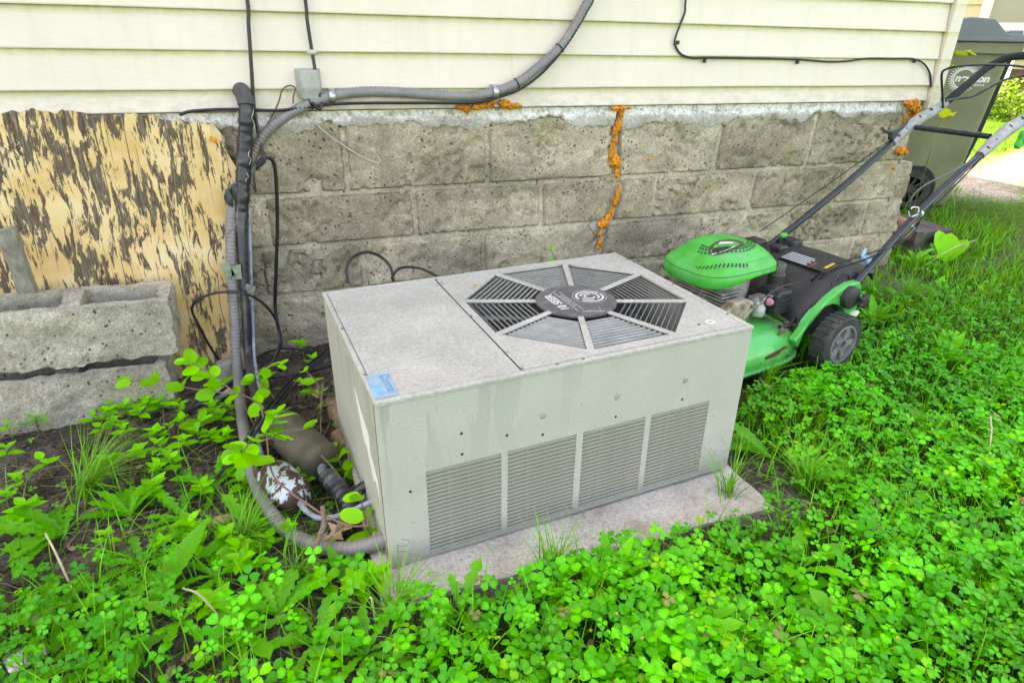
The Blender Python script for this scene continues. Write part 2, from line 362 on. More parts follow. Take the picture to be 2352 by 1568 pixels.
def m_leaf(name, c=None, vcol=True, trans=.34, rough=.42):
    m = NT(name)
    if vcol: cc = m.n('ShaderNodeVertexColor', layer_name='Col').outputs[0]
    else:
        oi = m.n('ShaderNodeObjectInfo'); d = tuple(x * .72 for x in c); b = tuple(x * 1.25 for x in c)
        cc = m.ramp(oi.outputs['Random'], [(0., d), (1., b)])
        cc = m.mix(.25, cc, m.ramp(m.noise(m.coord('object'), 60, 4, .6), [(.3, (.3, .3, .3)), (.7, (.7, .7, .7))]), 'OVERLAY')
    m.base(cc); m.rough(rough); m.b.inputs['Specular IOR Level'].default_value = .35
    tr = m.n('ShaderNodeBsdfTranslucent'); hue = m.n('ShaderNodeHueSaturation'); hue.inputs['Value'].default_value = 1.5; hue.inputs['Hue'].default_value = .485
    m.l(cc, hue.inputs['Color']); m.l(hue.outputs[0], tr.inputs[0])
    mx = m.n('ShaderNodeMixShader'); mx.inputs[0].default_value = trans
    m.l(m.b.outputs[0], mx.inputs[1]); m.l(tr.outputs[0], mx.inputs[2]); m.l(mx.outputs[0], m.out.inputs[0]); return m.m
def m_deck():
    m = NT('mower_deck_paint'); co = m.coord('object'); n1 = m.noise(co, 8, 5, .6)
    c = m.ramp(n1, [(.3, (.014, .42, .065)), (.7, (.04, .47, .11))])
    chip = m.ramp(m.math('ADD', m.noise(co, 26, 6, .7), m.math('MULTIPLY', m.noise(co, 4, 2), .35)), [(.80, 0.), (.815, 1.)])
    c = m.mix(chip, c, (.13, .045, .02)); dust = m.ramp(m.noise(m.coord('object', (1, 1, 3)), 5, 5, .7), [(.5, 0.), (.75, .35)])
    c = m.mix(dust, c, (.22, .4, .2)); m.base(c); m.rough(m.ramp(n1, [(.3, .25), (.7, .42)])); m.b.inputs['Coat Weight'].default_value = .25; m.bump(n1, .05, .003); return m.m
def m_drier():
    m = NT('peeling_drier'); co = m.coord('object'); n = m.noise(m.coord('object', (1.1, 1.1, 1.0)), 16, 8, .68, .5)
    mask = m.ramp(n, [(.535, 0.), (.55, 1.)]); c = m.mix(mask, (.085, .042, .025), (.55, .60, .63)); c = m.mix(.25, c, m.ramp(m.noise(co, 60, 4), [(.3, (.3, .3, .3)), (.7, (.7, .7, .7))]), 'OVERLAY')
    m.base(c); m.rough(.6); m.bump(mask, .5, .002); return m.m
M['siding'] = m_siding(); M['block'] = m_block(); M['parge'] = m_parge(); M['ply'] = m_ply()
M['mortar'] = m_block('mortar', (.31, .28, .225), (.47, .43, .35), .5)
M['cinder'] = m_block('cinder_block', (.19, .175, .14), (.46, .43, .355), .6, obj=True)
M['ac_top'] = m_ac('ac_top_paint', True); M['ac_side'] = m_ac('ac_side_paint', False)
M['ac_slat'] = pm('ac_slat_paint', (.30, .305, .27), .75, .2, 20, bump=.05, spec=.15)  # dusty paint, darkened to carry the shade of the recessed slats
M['pad'] = m_pad(); M['ground'] = m_ground(); M['deck'] = m_deck(); M['drier'] = m_drier()
M['olive'] = pm('olive_steel', (.11, .098, .062), .6, .3, 14, c2=(.05, .045, .03), bump=.15)
M['lawn'] = m_leaf('clover_leaf'); M['grass'] = m_leaf('grass_blade', trans=.22, rough=.5)
M['seed_leaf'] = m_leaf('seedling_leaf', (.15, .60, .006), False)
M['dand_leaf'] = m_leaf('dandelion_leaf', (.085, .46, .010), False)
M['shoot_leaf'] = m_leaf('shoot_leaf', (.19, .62, .008), False, .38)
M['vine_leaf'] = m_leaf('vine_leaf', (.34, .42, .02), False, .45)
M['stem'] = pm('stem_green', (.14, .24, .05), .6, .2, 30, bump=0)
M['stem_brown'] = pm('stem_brown', (.2, .14, .08), .7, .2, 30, bump=.1)
M['neigh_wall'] = pm('neighbour_siding', (.62, .5, .34), .7, .08, 3, bump=0)
M['white_trim'] = pm('white_trim', (.78, .76, .72), .6, .06, 6, bump=0)
M['glass'] = pm('window_glass', (.3, .29, .25), .12, .1, 2, bump=0)
M['lattice'] = pm('lattice_brown', (.12, .07, .03), .8, .4, 5, bump=0)
M['roof'] = pm('roof_shingle', (.12, .11, .1), .9, .3, 8)

# ------------------------------------------------------------------ terrain
def hgt(x, y):
    x = np.asarray(x, float); y = np.asarray(y, float)
    h = -.035 * sstep(.3, -.5, x) * sstep(-.9, -.1, y) + .02 * sstep(1.8, 3., x) * sstep(-.8, 0, y)
    h = h + .14 * sstep(3.3, 4.6, x) * sstep(-1.5, .3, y) + .22 * sstep(5, 14, x)
    h = h + .028 * sstep(-.3, -.1, x) * sstep(1.15, .95, x) * sstep(-1.95, -1.66, y) * sstep(-.5, -.7, y)
    h = h - .045 * np.exp(-(((x + .36) / .2) ** 2 + ((y + 1.0) / .22) ** 2))
    return h
def lawnmask(x, y):
    n = fbm(x * 3, y * 3, 0, 5, 3) * .12
    m1 = sstep(-.30, -.02, x + n) * sstep(-1.58, -1.72, y + n * .4)         # strip in front of the pad
    m2 = sstep(1.02, 1.16, x + n) * sstep(-.05, -.2, y)                      # right of the unit
    m3 = sstep(-.6, -.75, x + n) * sstep(-1.20, -1.32, y + n) * .45         # patch in the near left corner
    m4 = np.maximum(sstep(-1.72, -1.9, y + n), .15 * sstep(-1.42, -1.55, y + n * 1.5) * sstep(-.1, -.3, x))
    m5 = sstep(3.0, 3.3, x)
    return np.clip(np.maximum.reduce([m1, m2, m3, m4, m5]), 0, 1)
def gravel(x, y):
    n = fbm(x * 2.2, y * 2.2, 0, 9, 4) * .5
    d = (y + n - (x - 5.6) * .35 - 1.25)
    return sstep(.5, .2, np.abs(d)) * sstep(4.7, 5.2, x + n)
def dirt(x, y):
    n = fbm(x * 3, y * 3, 0, 19, 4) * .3
    a = .5 * sstep(.2, .06, np.abs((y + n * .7) - (x - 3.6) * .1 + .22)) * sstep(3.4, 3.6, x) * sstep(5.2, 4.6, x)
    b = .8 * sstep(.20, .08, np.hypot((x - 2.75) / 2.2, y + n * .4 + .30))
    return np.clip(a + b, 0, 1)
def axis(lo, hi, step, far):
    mid = np.arange(lo, hi + step, step); out = []; s, p = step, 0
    while p < far: s *= 1.16; p += s; out.append(p)
    out = np.array(out); return np.r_[(lo - out)[::-1], mid, mid[-1] + out]
gx, gy = axis(-1.6, 2.6, .016, 260), axis(-2.4, .1, .016, 260)
X, Y = np.meshgrid(gx, gy, indexing='ij')
near = sstep(6, 3.5, np.hypot(X, Y + 1))
Z = hgt(X, Y) + near * (fbm(X * 9, Y * 9, 0, 1, 3) * .014 + np.abs(fbm(X * 34, Y * 34, 0, 3, 4)) * .016 * (1 - .5 * lawnmask(X, Y)) - .006)
Z = Z - .05 * ((X > -.17) & (X < .86) & (Y > -1.57) & (Y < -.78))
lm, gr, di = lawnmask(X, Y)[..., None], gravel(X, Y)[..., None], dirt(X, Y)[..., None]
dn = sstep(-.2, .3, fbm(X * 5, Y * 5, 0, 31, 4))[..., None]
c = np.array([.092, .070, .053]) * (1 - dn) + np.array([.165, .132, .104]) * dn
c = c * (1 - lm) + np.array([.028, .065, .010]) * lm
fg = sstep(3.2, 4.5, X)[..., None]; c = c * (1 - fg) + np.array([.07, .17, .015]) * fg
c = c * (1 - di) + np.array([.16, .13, .1]) * di; c = c * (1 - gr) + np.array([.5, .42, .36]) * gr
nx, ny = len(gx), len(gy); idx = np.arange(nx * ny).reshape(nx, ny)
Q = np.stack([idx[:-1, :-1], idx[1:, :-1], idx[1:, 1:], idx[:-1, 1:]], -1).reshape(-1, 4)
g = link('ground', fastmesh('ground', np.stack([X, Y, Z], -1).reshape(-1, 3), Q, M['ground'], c.reshape(-1, 3), True)); tag(g, kind='structure')

# ------------------------------------------------------------------ the house
house = thing('house', 'cream vinyl sided house wall standing on a cracked concrete block foundation', 'house')
XL, XR = -3.2, 3.012
def board(x0, x1, z0, z1, dy=0.0):
    yb, yt = -.030 - dy, -.014 - dy; n = max(2, int((x1 - x0) / .07)); sec_ = [(yb, z0), (yb - .001, z0 + .004), (yt, z1 + .012), (yt + .012, z1 + .012), (yt + .012, z0 + .012), (yb + .012, z0)]
    V = []; k = len(sec_)
    for i in range(n + 1):
        x = x0 + (x1 - x0) * i / n; wy_ = .0022 * float(fbm(x * 2.3, z0 * 40, 0, 21, 3)); wz_ = .0026 * float(fbm(x * 1.7, z0 * 40, 5, 22, 3))
        V += [(x, a_ + wy_, b_ + wz_ * (b_ < z0 + .01)) for a_, b_ in sec_]
    Fc = [(i * k + q, i * k + (q + 1) % k, (i + 1) * k + (q + 1) % k, (i + 1) * k + q) for i in range(n) for q in range(k)] + [tuple(range(k))[::-1], tuple(range(n * k, n * k + k))]
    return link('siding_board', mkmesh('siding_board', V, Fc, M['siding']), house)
s1, s2 = at(577, 160)[0], at(1172, 160)[0]
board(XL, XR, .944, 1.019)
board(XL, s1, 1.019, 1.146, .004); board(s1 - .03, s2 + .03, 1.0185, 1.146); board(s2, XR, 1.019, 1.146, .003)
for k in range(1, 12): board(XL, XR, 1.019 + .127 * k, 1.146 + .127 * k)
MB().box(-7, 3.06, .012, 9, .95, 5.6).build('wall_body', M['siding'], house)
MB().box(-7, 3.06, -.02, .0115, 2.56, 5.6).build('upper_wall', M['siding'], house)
MB().prism([(-.35, 5.6), (4.5, 6.3), (9.3, 5.6), (9.3, 5.72), (4.5, 6.45), (-.35, 5.72)], -7.2, 3.25, 'x').build('roof', M['roof'], house)
cp = MB().prism([(3.018, -.012), (3.018, -.046), (3.092, -.046), (3.092, .07), (3.076, .07), (3.076, -.03), (3.03, -.03), (3.03, -.012)], .905, 5.6, 'z').build('corner_post', M['siding'], house)
bevel(cp, .003)
fnd = MB().box(-3.2, 2.97, .0045, .35, -.3, .935).build('foundation_wall', M['mortar'], house)
MB().box(2.972, 3.07, -.002, .35, -.3, .62).build('footing_end', M['mortar'], house)
def block(x0b, x0t, x1b, x1t, z0, z1, seed, chunk=1.0, end=False):
    Lx = (x1b + x1t - x0b - x0t) / 2; nu, nv = max(6, int(Lx / .011)), max(5, int((z1 - z0) / .011))
    s, t = np.meshgrid(np.linspace(0, 1, nu), np.linspace(0, 1, nv), indexing='ij')
    x = (x0b * (1 - t) + x0t * t) * (1 - s) + (x1b * (1 - t) + x1t * t) * s; z = z0 + (z1 - z0) * t
    e = np.minimum(np.minimum(s, 1 - s) * Lx, np.minimum(t, 1 - t) * (z1 - z0))
    e = np.maximum(e + fbm(x * 16, z * 16, 0, seed, 3) * .004, 0)
    d = sstep(0, .010, e)
    rough = fbm(x * 7, z * 7, seed * 1.7, seed, 3) * .009 + fbm(x * 30, z * 30, 0, seed + 9, 4) * .0065 * chunk
    pits = sstep(.30, .42, vnoise(x * 46, z * 46, seed, seed + 3)) * sstep(-.15, .2, vnoise(x * 8, z * 8, seed, seed + 4)) * .013 * chunk
    y = .010 * (1 - d) - .012 * d + (rough + pits) * (.25 + .75 * d)
    border = (np.minimum(s, 1 - s) == 0) | (np.minimum(t, 1 - t) == 0)
    x = x + border * vnoise(z * 40, x * 30, 1, seed) * .003; z = z + border * vnoise(x * 30, z * 30, 2, seed) * .003
    V = np.stack([x, y, z], -1).reshape(-1, 3); id_ = np.arange(nu * nv).reshape(nu, nv)
    Q = np.stack([id_[:-1, :-1], id_[1:, :-1], id_[1:, 1:], id_[:-1, 1:]], -1).reshape(-1, 4).tolist()
    ring = list(id_[:, 0]) + list(id_[-1, 1:]) + list(id_[-2::-1, -1]) + list(id_[0, -2:0:-1])
    back = V[ring].copy(); back[:, 1] = .25 if end else .05; nb = len(V); V = np.vstack([V, back]); n = len(ring)
    Q += [[ring[(i + 1) % n], ring[i], nb + i, nb + (i + 1) % n] for i in range(n)]
    o = link('block', mkmesh('block', V, Q, M['block'], True), fnd); autosmooth(o, 60)
G = .0065
rows = [
 (.630, .905, [(-1.2, -1.2), (-.62, -.62), (-.016, -.02), (.577, .573), (1.195, 1.165), (1.205, 1.185), (1.745, 1.762), (2.31, 2.33), (3.0, 3.0)]),
 (.420, .618, [(-.95, -.95), (-.345, -.345), (.255, .25), (.838, .832), (1.175, 1.205), (1.20, 1.235), (1.42, 1.43), (1.995, 2.007), (2.555, 2.57), (3.092, 3.085)]),
 (.214, .408, [(-.98, -.98), (-.392, -.392), (.02, .02), (.558, .558), (1.125, 1.15), (1.145, 1.17), (1.706, 1.712), (2.272, 2.28), (2.81, 2.82), (3.098, 3.092)]),
 (-.08, .203, [(-1.25, -1.25), (-.68, -.68), (-.12, -.12), (.45, .45), (1.02, 1.02), (1.6, 1.6), (2.2, 2.2), (2.78, 2.78), (3.105, 3.10)])]
sd_ = 3
for ri, (z0, z1, J) in enumerate(rows):
    for k in range(len(J) - 1):
        if ri < 3 and abs(J[k + 1][0] - J[k][0]) < .035: continue
        sd_ += 1; block(J[k][0] + G, J[k][1] + G, J[k + 1][0] - G, J[k + 1][1] - G, z0, z1, sd_, 1.7 if sd_ % 5 == 0 or (ri == 1 and k == 6) else 1.0, k == len(J) - 2)
# parging smeared over the top course
xs = np.arange(-1.1, 3.0, .008); nv = 14
low = .872 + fbm(xs * 6, 0, 0, 71, 6) * .07 + .010 * vnoise(xs * 70, 0, 0, 5)
low = np.where((xs > 1.17) & (xs < 1.2), .915, low); low = low - .03 * np.exp(-((xs - 1.78) / .05) ** 2) - .028 * np.exp(-((xs - .3) / .12) ** 2)
s, t = np.meshgrid(np.arange(len(xs)), np.linspace(0, 1, nv), indexing='ij')
zz = low[s] + (.940 - low[s]) * t; xx = xs[s] + vnoise(xs[s] * 60, zz * 60, 0, 4) * .003
yy = -.013 - .006 * np.sin(np.clip(t * 1.4, 0, 1) * math.pi) + fbm(xx * 20, zz * 20, 0, 8, 4) * .006; yy[:, 0] = .012
V = np.stack([xx, yy, zz], -1).reshape(-1, 3); id_ = np.arange(V.shape[0]).reshape(len(xs), nv)
Q = np.stack([id_[:-1, :-1], id_[1:, :-1], id_[1:, 1:], id_[:-1, 1:]], -1).reshape(-1, 4)
link('parging', fastmesh('parging', V, Q, M['parge'], None, True), house)

def blob(name, p, r, mat, parent, sq=(1, 1, 1), amp=.3, sub=12, rot=0, fr=1.6):
    V = []; Fc = []; n, m_ = sub, sub * 2
    for i in range(n + 1):
        th = math.pi * i / n
        for k in range(m_):
            ph = 2 * math.pi * k / m_; V.append((math.sin(th) * math.cos(ph), math.sin(th) * math.sin(ph), math.cos(th)))
    V = np.array(V); k = 1 + amp * fbm(V[:, 0] * fr + p[0] * 50, V[:, 1] * fr, V[:, 2] * fr + p[2] * 50, 5, 3) * 1.6
    V = V * k[:, None] * r * np.array(sq)
    for i in range(n):
        for j in range(m_): Fc.append((i * m_ + j, (i + 1) * m_ + j, (i + 1) * m_ + (j + 1) % m_, i * m_ + (j + 1) % m_))
    return link(name, mkmesh(name, V, Fc, mat, True), parent, loc=tuple(p), rot=(0, rot, 0))
foam = [(1414, 250, .013, 1.6, .6), (1430, 249, .014, 1.4, .6), (1446, 248, .008, 1.6, .5), (1426, 262, .013, .9, 1.3), (1420, 288, .018, .9, 1.5), (1414, 300, .016, .9, 1.3), (1412, 322, .0145, 1, 1.2), (1407, 342, .014, .85, 1.7), (1404, 356, .015, .95, 1.2),
        (1413, 370, .023, 1.1, 1.1), (1420, 378, .018, 1.1, .9), (1417, 396, .014, .9, 1.5), (1419, 412, .009, .7, 1.5), (1422, 434, .010, .8, 2.0), (1418, 450, .013, .8, 1.9), (1411, 466, .015, .8, 1.5), (1403, 486, .014, .9, 1.3),
        (1396, 500, .016, 1.1, 1.1), (1386, 514, .024, 1.2, .95), (1380, 538, .012, 1, 1.1), (1378, 556, .013, .95, 1.4), (1374, 568, .011, 1, 1),
        (1057, 246, .012, 1.2, .8), (1073, 250, .012, .9, 1.3), (1092, 246, .013, 1.4, .8), (1108, 243, .014, 1.3, .7), (1127, 241, .014, 1.2, .9), (1160, 240, .016, 1.4, .9), (1184, 243, .013, 1.6, .7), (1172, 247, .01, 1.2, .8),
        (2086, 238, .018, 1.4, .8), (2100, 243, .02, 1.1, 1.2), (2108, 254, .018, .9, 1.2), (2098, 262, .017, 1, 1.3), (2104, 238, .014, 1.1, 1), (2088, 258, .012, 1, 1), (2091, 274, .012, 1, 1.1), (2080, 270, .010, 1, 1), (2077, 281, .008, 1, 1), (2069, 347, .024, 1.2, .9), (2080, 350, .014, 1, 1),
        (1492, 366, .007, 1, 1), (2054, 387, .008, 1.2, 1)]
for u, v, r, a, b in foam:
    blob('foam_bead', at(u, v, -.02 if v > 256 else -.046), r * (.86 if v > 256 else 1.0), M['foam_orange'], house, (a * 1.05, .7, b * 1.1), .75, 16, 0, 3.0)
M['patch'] = pm('grey_patch', (.36, .34, .30), .9, .15, 30, bump=.3, kind='world')
for u, v, rx, rz, in [(1383, 390, .034, .05), (1434, 335, .03, .055), (1380, 345, .013, .045), (1425, 440, .03, .03), (1385, 470, .03, .03), (1365, 520, .028, .03)]:
    blob('mortar_patch', at(u, v, .002), 1.0, M['patch'], house, (rx, .014, rz), .35, 10)

# ------------------------------------------------------------------ plywood leaning on the wall
by, ty = -.135, -.052
base = Vector((-.9, by, -.06))
ply = thing('plywood_panel', 'weathered plywood panel with peeling cream paint leaning against the house wall', 'panel', base)
px0 = -.62; xs = np.arange(px0, .478, .006); nz = 110
ztop = (1.005 + fbm(xs * 9, 0, 0, 40, 4) * .05 - .035 * sstep(-.2, .3, xs))
ztop = ztop + .012 * np.abs(vnoise(xs * 60, 0, 0, 3)); ztop -= .035 * sstep(.42, .478, xs) ** 2
s, t = np.meshgrid(np.arange(len(xs)), np.linspace(0, 1, nz), indexing='ij')
zz = ztop[s] * t; edge = .02 * vnoise(zz * 9, 0, 0, 77) * sstep(.38, .48, xs[s]) - .075 * (1 - sstep(.0, .8, t)) * sstep(.2, .49, xs[s]) 
xx = xs[s] + edge; yy = (ty - by) * zz + fbm(xx * 70, zz * 3, 0, 6, 3) * .0016 + .006 * vnoise(xx * 2, zz * 1.2, 0, 12) + .012 * sstep(.93, 1, t) * np.abs(vnoise(xx * 30, zz * 5, 0, 2))
Vf = np.stack([xx, yy, zz], -1).reshape(-1, 3); Vb = Vf + np.array([0, .016, 0]); n_ = len(Vf); id_ = np.arange(n_).reshape(len(xs), nz)
Q = np.stack([id_[:-1, :-1], id_[1:, :-1], id_[1:, 1:], id_[:-1, 1:]], -1).reshape(-1, 4)
Qb = Q[:, ::-1] + n_
ring = np.r_[id_[:, 0], id_[-1, 1:], id_[-2::-1, -1], id_[0, -2:0:-1]]; r2 = np.roll(ring, -1)
Qs = np.stack([r2, ring, ring + n_, r2 + n_], -1)
link('board', fastmesh('board', np.vstack([Vf, Vb]), np.vstack([Q, Qb, Qs]), M['ply'], None, True), ply)
for u, v, r in [(486, 318, .006), (494, 323, .006), (466, 305, .004)]: blob('foam_drip', np.array(at(u, v, -.075)) - np.array(base), r, M['foam_orange'], ply, (1, .25, 1.7), .3, 8)
autosmooth(ply.children[0], 50)

# ------------------------------------------------------------------ hollow concrete blocks and stake
def hollow_block(name, label, loc, rot, Lx, Dy, Hz, seed):
    t = thing(name, label, 'concrete block', loc, rot)
    # outline walls and webs as rough prism bodies, one mesh
    n = 34; V = []; Fc = []
    def rough(P):
        P = np.array(P); e = fbm(P[:, 0] * 22, P[:, 1] * 22, P[:, 2] * 22, seed, 4) * .018 + fbm(P[:, 0] * 60, P[:, 1] * 60, P[:, 2] * 60, seed + 2, 3) * .014
        ctr = np.array([Lx / 2, Dy / 2, Hz / 2]); dirn = P - ctr; dirn /= (np.linalg.norm(dirn, axis=1) + 1e-9)[:, None]
        return P + dirn * e[:, None]
    # footprint grid with two cores
    w_ = .034; web = .06
    xsb = np.unique(np.r_[np.linspace(0, w_, 4), np.linspace(w_, Lx / 2 - web / 2, 13), np.linspace(Lx / 2 - web / 2, Lx / 2 + web / 2, 6), np.linspace(Lx / 2 + web / 2, Lx - w_, 13), np.linspace(Lx - w_, Lx, 4)].round(5))
    ysb = np.unique(np.r_[np.linspace(0, w_, 4), np.linspace(w_, Dy - w_, 10), np.linspace(Dy - w_, Dy, 4)].round(5)); zsb = np.linspace(0, Hz, 15)
    solid = np.ones((len(xsb) - 1, len(ysb) - 1), bool)
    for i in range(len(xsb) - 1):
        for j in range(len(ysb) - 1):
            cx, cy = (xsb[i] + xsb[i + 1]) / 2, (ysb[j] + ysb[j + 1]) / 2
            if w_ < cy < Dy - w_ and (w_ < cx < Lx / 2 - web / 2 or Lx / 2 + web / 2 < cx < Lx - w_): solid[i, j] = False
    vid = {}
    def gv(i, j, k):
        if (i, j, k) not in vid: vid[(i, j, k)] = len(V); V.append((xsb[i], ysb[j], zsb[k]))
        return vid[(i, j, k)]
    K = len(zsb) - 1
    def S(i, j): return 0 <= i < solid.shape[0] and 0 <= j < solid.shape[1] and solid[i, j]
    for i in range(solid.shape[0]):
        for j in range(solid.shape[1]):
            if not solid[i, j]: continue
            Fc.append((gv(i, j, K), gv(i + 1, j, K), gv(i + 1, j + 1, K), gv(i, j + 1, K))); Fc.append((gv(i, j + 1, 0), gv(i + 1, j + 1, 0), gv(i + 1, j, 0), gv(i, j, 0)))
            for k in range(K):
                if not S(i, j - 1): Fc.append((gv(i, j, k), gv(i + 1, j, k), gv(i + 1, j, k + 1), gv(i, j, k + 1)))
                if not S(i, j + 1): Fc.append((gv(i + 1, j + 1, k), gv(i, j + 1, k), gv(i, j + 1, k + 1), gv(i + 1, j + 1, k + 1)))
                if not S(i - 1, j): Fc.append((gv(i, j + 1, k), gv(i, j, k), gv(i, j, k + 1), gv(i, j + 1, k + 1)))
                if not S(i + 1, j): Fc.append((gv(i + 1, j, k), gv(i + 1, j + 1, k), gv(i + 1, j + 1, k + 1), gv(i + 1, j, k + 1)))
    o = link('block_body', mkmesh('block_body', rough(V), Fc, M['cinder'], True), t); autosmooth(o, 55); return t
hollow_block('concrete_block', 'rough hollow concrete block lying on top of another at the left edge', (-1.285, -.385, .183), (R(3), R(1.8), R(3)), .59, .19, .205, 3)
hollow_block('concrete_block', 'mossy grey concrete block half hidden by weeds underneath the other block', (-1.35, -.425, -.06), (R(-2), R(1.5), R(2)), .61, .2, .22, 8)
st = thing('wooden_stake', 'grey split wooden stake standing in the hollow of the block', 'stake', on(78, 705, .33))
a, b = np.array(on(78, 705, .33)), np.array(at(14, 525, -.27)); dvec = b - a
m_ = MB(); nseg = 14; prof = [(-.026, -.02), (.024, -.022), (.03, .005), (.02, .024), (-.022, .022), (-.03, .0)]
Vs = []
for i in range(nseg + 1):
    tt = i / nseg
    for k, (p, q) in enumerate(prof):
        wob = fbm(k * 3.1, tt * 5, 0, 4, 3) * .006
        Vs.append(a + dvec * tt + np.array([p + wob, q + wob, p * .25 * (i == nseg)]) - a)
n = 6; Fs = [(i * n + k, i * n + (k + 1) % n, (i + 1) * n + (k + 1) % n, (i + 1) * n + k) for i in range(nseg) for k in range(n)] + [tuple(range(n))[::-1], tuple(range(nseg * n, nseg * n + n))]
link('stake_body', mkmesh('stake_body', np.array(Vs) + (a - np.array(st.location)), Fs, M['grey_wood']), st)

# ------------------------------------------------------------------ pad and air conditioner
pad = thing('concrete_pad', 'stained concrete pad on the ground under the air conditioner', 'pad', (-.19, -1.605, -.03))
xs = np.linspace(0, 1.085, 60); ys = np.linspace(0, .86, 48)
s, t = np.meshgrid(xs, ys, indexing='ij'); zz = .078 + fbm(s * 30, t * 30, 0, 3, 3) * .003
e = np.minimum(np.minimum(s, 1.085 - s), np.minimum(t, .86 - t)); zz -= .010 * (1 - sstep(0, .02, e))
bx = s + (s == 0) * vnoise(t * 20, 0, 0, 1) * .003 + (s > 1.08) * vnoise(t * 20, 3, 0, 1) * .003; byy = t + (t == 0) * vnoise(s * 18, 5, 0, 1) * .003
Vp = np.stack([bx, byy, zz], -1).reshape(-1, 3); id_ = np.arange(len(Vp)).reshape(60, 48)
Q = np.stack([id_[:-1, :-1], id_[1:, :-1], id_[1:, 1:], id_[:-1, 1:]], -1).reshape(-1, 4)
ring = np.r_[id_[:, 0], id_[-1, 1:], id_[-2::-1, -1], id_[0, -2:0:-1]]; nb = len(Vp); bk = Vp[ring].copy(); bk[:, 2] = -.03; k_ = np.arange(len(ring))
Qs = np.stack([np.roll(ring, -1), ring, nb + k_, nb + np.roll(k_, -1)], -1)
link('slab', fastmesh('slab', np.vstack([Vp, bk]), np.vstack([Q, Qs]), M['pad'], None, True), pad); autosmooth(pad.children[0], 40)

W, D, H = 1.015, .685, .461
rz, ry, rx = .0686, -.0104, .001
Rm = Euler((rx, ry, rz)).to_matrix(); loc = Vector((-.155, -1.503, .511)) - Rm @ Vector((0, 0, H))
ac = thing('air_conditioner', 'grey metal outdoor air conditioner unit with louvred front and octagonal fan grille', 'air conditioner', loc, (rx, ry, rz))
gx4 = [(.099, .286), (.303, .491), (.510, .698), (.716, .907)]; zA, zB = .012, .254
# front sheet: solid everywhere but the louvre fields
m_ = MB(); y0, y1 = 0, .012
m_.box(0, W, y0, y1, zB, H - .012); m_.box(0, W, y0, y1, .0, zA)
xe = [0] + [v for g_ in gx4 for v in g_] + [W]
for k in range(0, len(xe), 2): m_.box(xe[k], xe[k + 1], y0 + .0, y1, zA, zB)
fp = m_.build('front_panel', M['ac_side'], ac)
NL = 21; pit = (zB - zA) / NL
slm = {}
for gi, (xa, xb) in enumerate(gx4):
    L_ = xb - xa; me = None
    # pressed louvre: curved hood strip with rounded ends
    ns, npf = 15, 5; Vv = []; Fv = []
    for i in range(ns):
        sx = i / (ns - 1); xx_ = L_ * sx; edge = min(sx, 1 - sx) * L_; k = min(1, edge / .012) ** .5
        for j in range(npf):
            tj = j / (npf - 1)                      # bottom lip proud of the sheet, top tucked in
            yv = .0009 - .0016 * math.sin(tj * 1.57) * k; zv = pit * (.0 + (.80 + .185 * k) * tj)
            Vv.append((xx_, yv, zv))
    for i in range(ns - 1):
        for j in range(npf - 1): Fv.append((i * npf + j, (i + 1) * npf + j, (i + 1) * npf + j + 1, i * npf + j + 1))
    me = mkmesh('louvre', Vv, Fv, M['ac_side'], True)
    for k in range(NL):
        o = link('louvre', me, ac, loc=(xa, .0, zA + pit * k))
    MB().box(xa, xb, .0125, .0145, zA, zB).build('coil_guard', M['fan_metal'], ac)
MB().box(0, .012, .0125, D, 0, H - .012).build('side_panel', M['ac_side'], ac)
MB().box(W - .012, W, .0125, D, 0, H - .012).build('side_panel', M['ac_side'], ac)
MB().box(.0125, W - .0125, D - .012, D, 0, H - .012).build('back_panel', M['ac_side'], ac)
MB().box(.014, W - .014, .02, D - .014, .02, .03).build('base_pan', M['dark_inside'], ac)
MB().box(.33, .338, .02, D - .014, .03, H - .03).build('bulkhead', M['dark_inside'], ac)
MB().box(.0128, .016, .03, D - .02, .03, H - .02).build('liner', M['dark_inside'], ac)
# corner groove on the left front edge
MB().box(-.0022, .004, .016, .019, .004, H - .016).build('corner_seam', M['dark_inside'], ac)
MB().box(-.002, .001, .0, .0145, .0, H - .0125).build('corner_flange', M['ac_side'], ac, bev=.001)
# rim folded over the top edge
rim = MB()
rim.box(-.003, W + .003, -.003, .013, H - .0115, H); rim.box(-.003, W + .003, D - .012, D + .003, H - .0115, H)
rim.box(-.003, .010, .0132, D - .0122, H - .0115, H); rim.box(W - .015, W + .003, .0132, D - .0122, H - .0115, H)
rim.build('top_rim', M['ac_top'], ac, bev=.0025)
MB().box(.0115, .3405, .0145, D - .0135, H - .011, H - .0012).build('service_lid', M['ac_top'], ac, bev=.0015)
# fan plate with octagonal opening
C = np.array([.668, .345]); Ro = .327; rd = .118
octv = [C + Ro * np.array([math.cos(R(22.5 + 45 * k)), math.sin(R(22.5 + 45 * k))]) for k in range(8)]
px_, py_ = (.3435, W - .0165), (.0145, D - .0135)
outer = [(px_[1], C[1] + .13), (C[0] + .13, py_[1]), (C[0] - .13, py_[1]), (px_[0], C[1] + .13), (px_[0], C[1] - .13), (C[0] - .13, py_[0]), (C[0] + .13, py_[0]), (px_[1], C[1] - .13)]
corners = {0: (px_[1], py_[1]), 2: (px_[0], py_[1]), 4: (px_[0], py_[0]), 6: (px_[1], py_[0])}
Vt = [(*p, H - .0012) for p in octv] + [(*p, H - .0012) for p in outer] + [(*corners[k], H - .0012) for k in (0, 2, 4, 6)]
ci = {0: 16, 2: 17, 4: 18, 6: 19}; Fb = []
for k in range(8):
    a_, b_ = k, (k + 1) % 8
    Fb.append((a_, 8 + a_, *((ci[k],) if k in ci else ()), 8 + b_, b_))
nV = len(Vt); Vt2 = Vt + [(x, y, z - .006) for x, y, z in Vt]
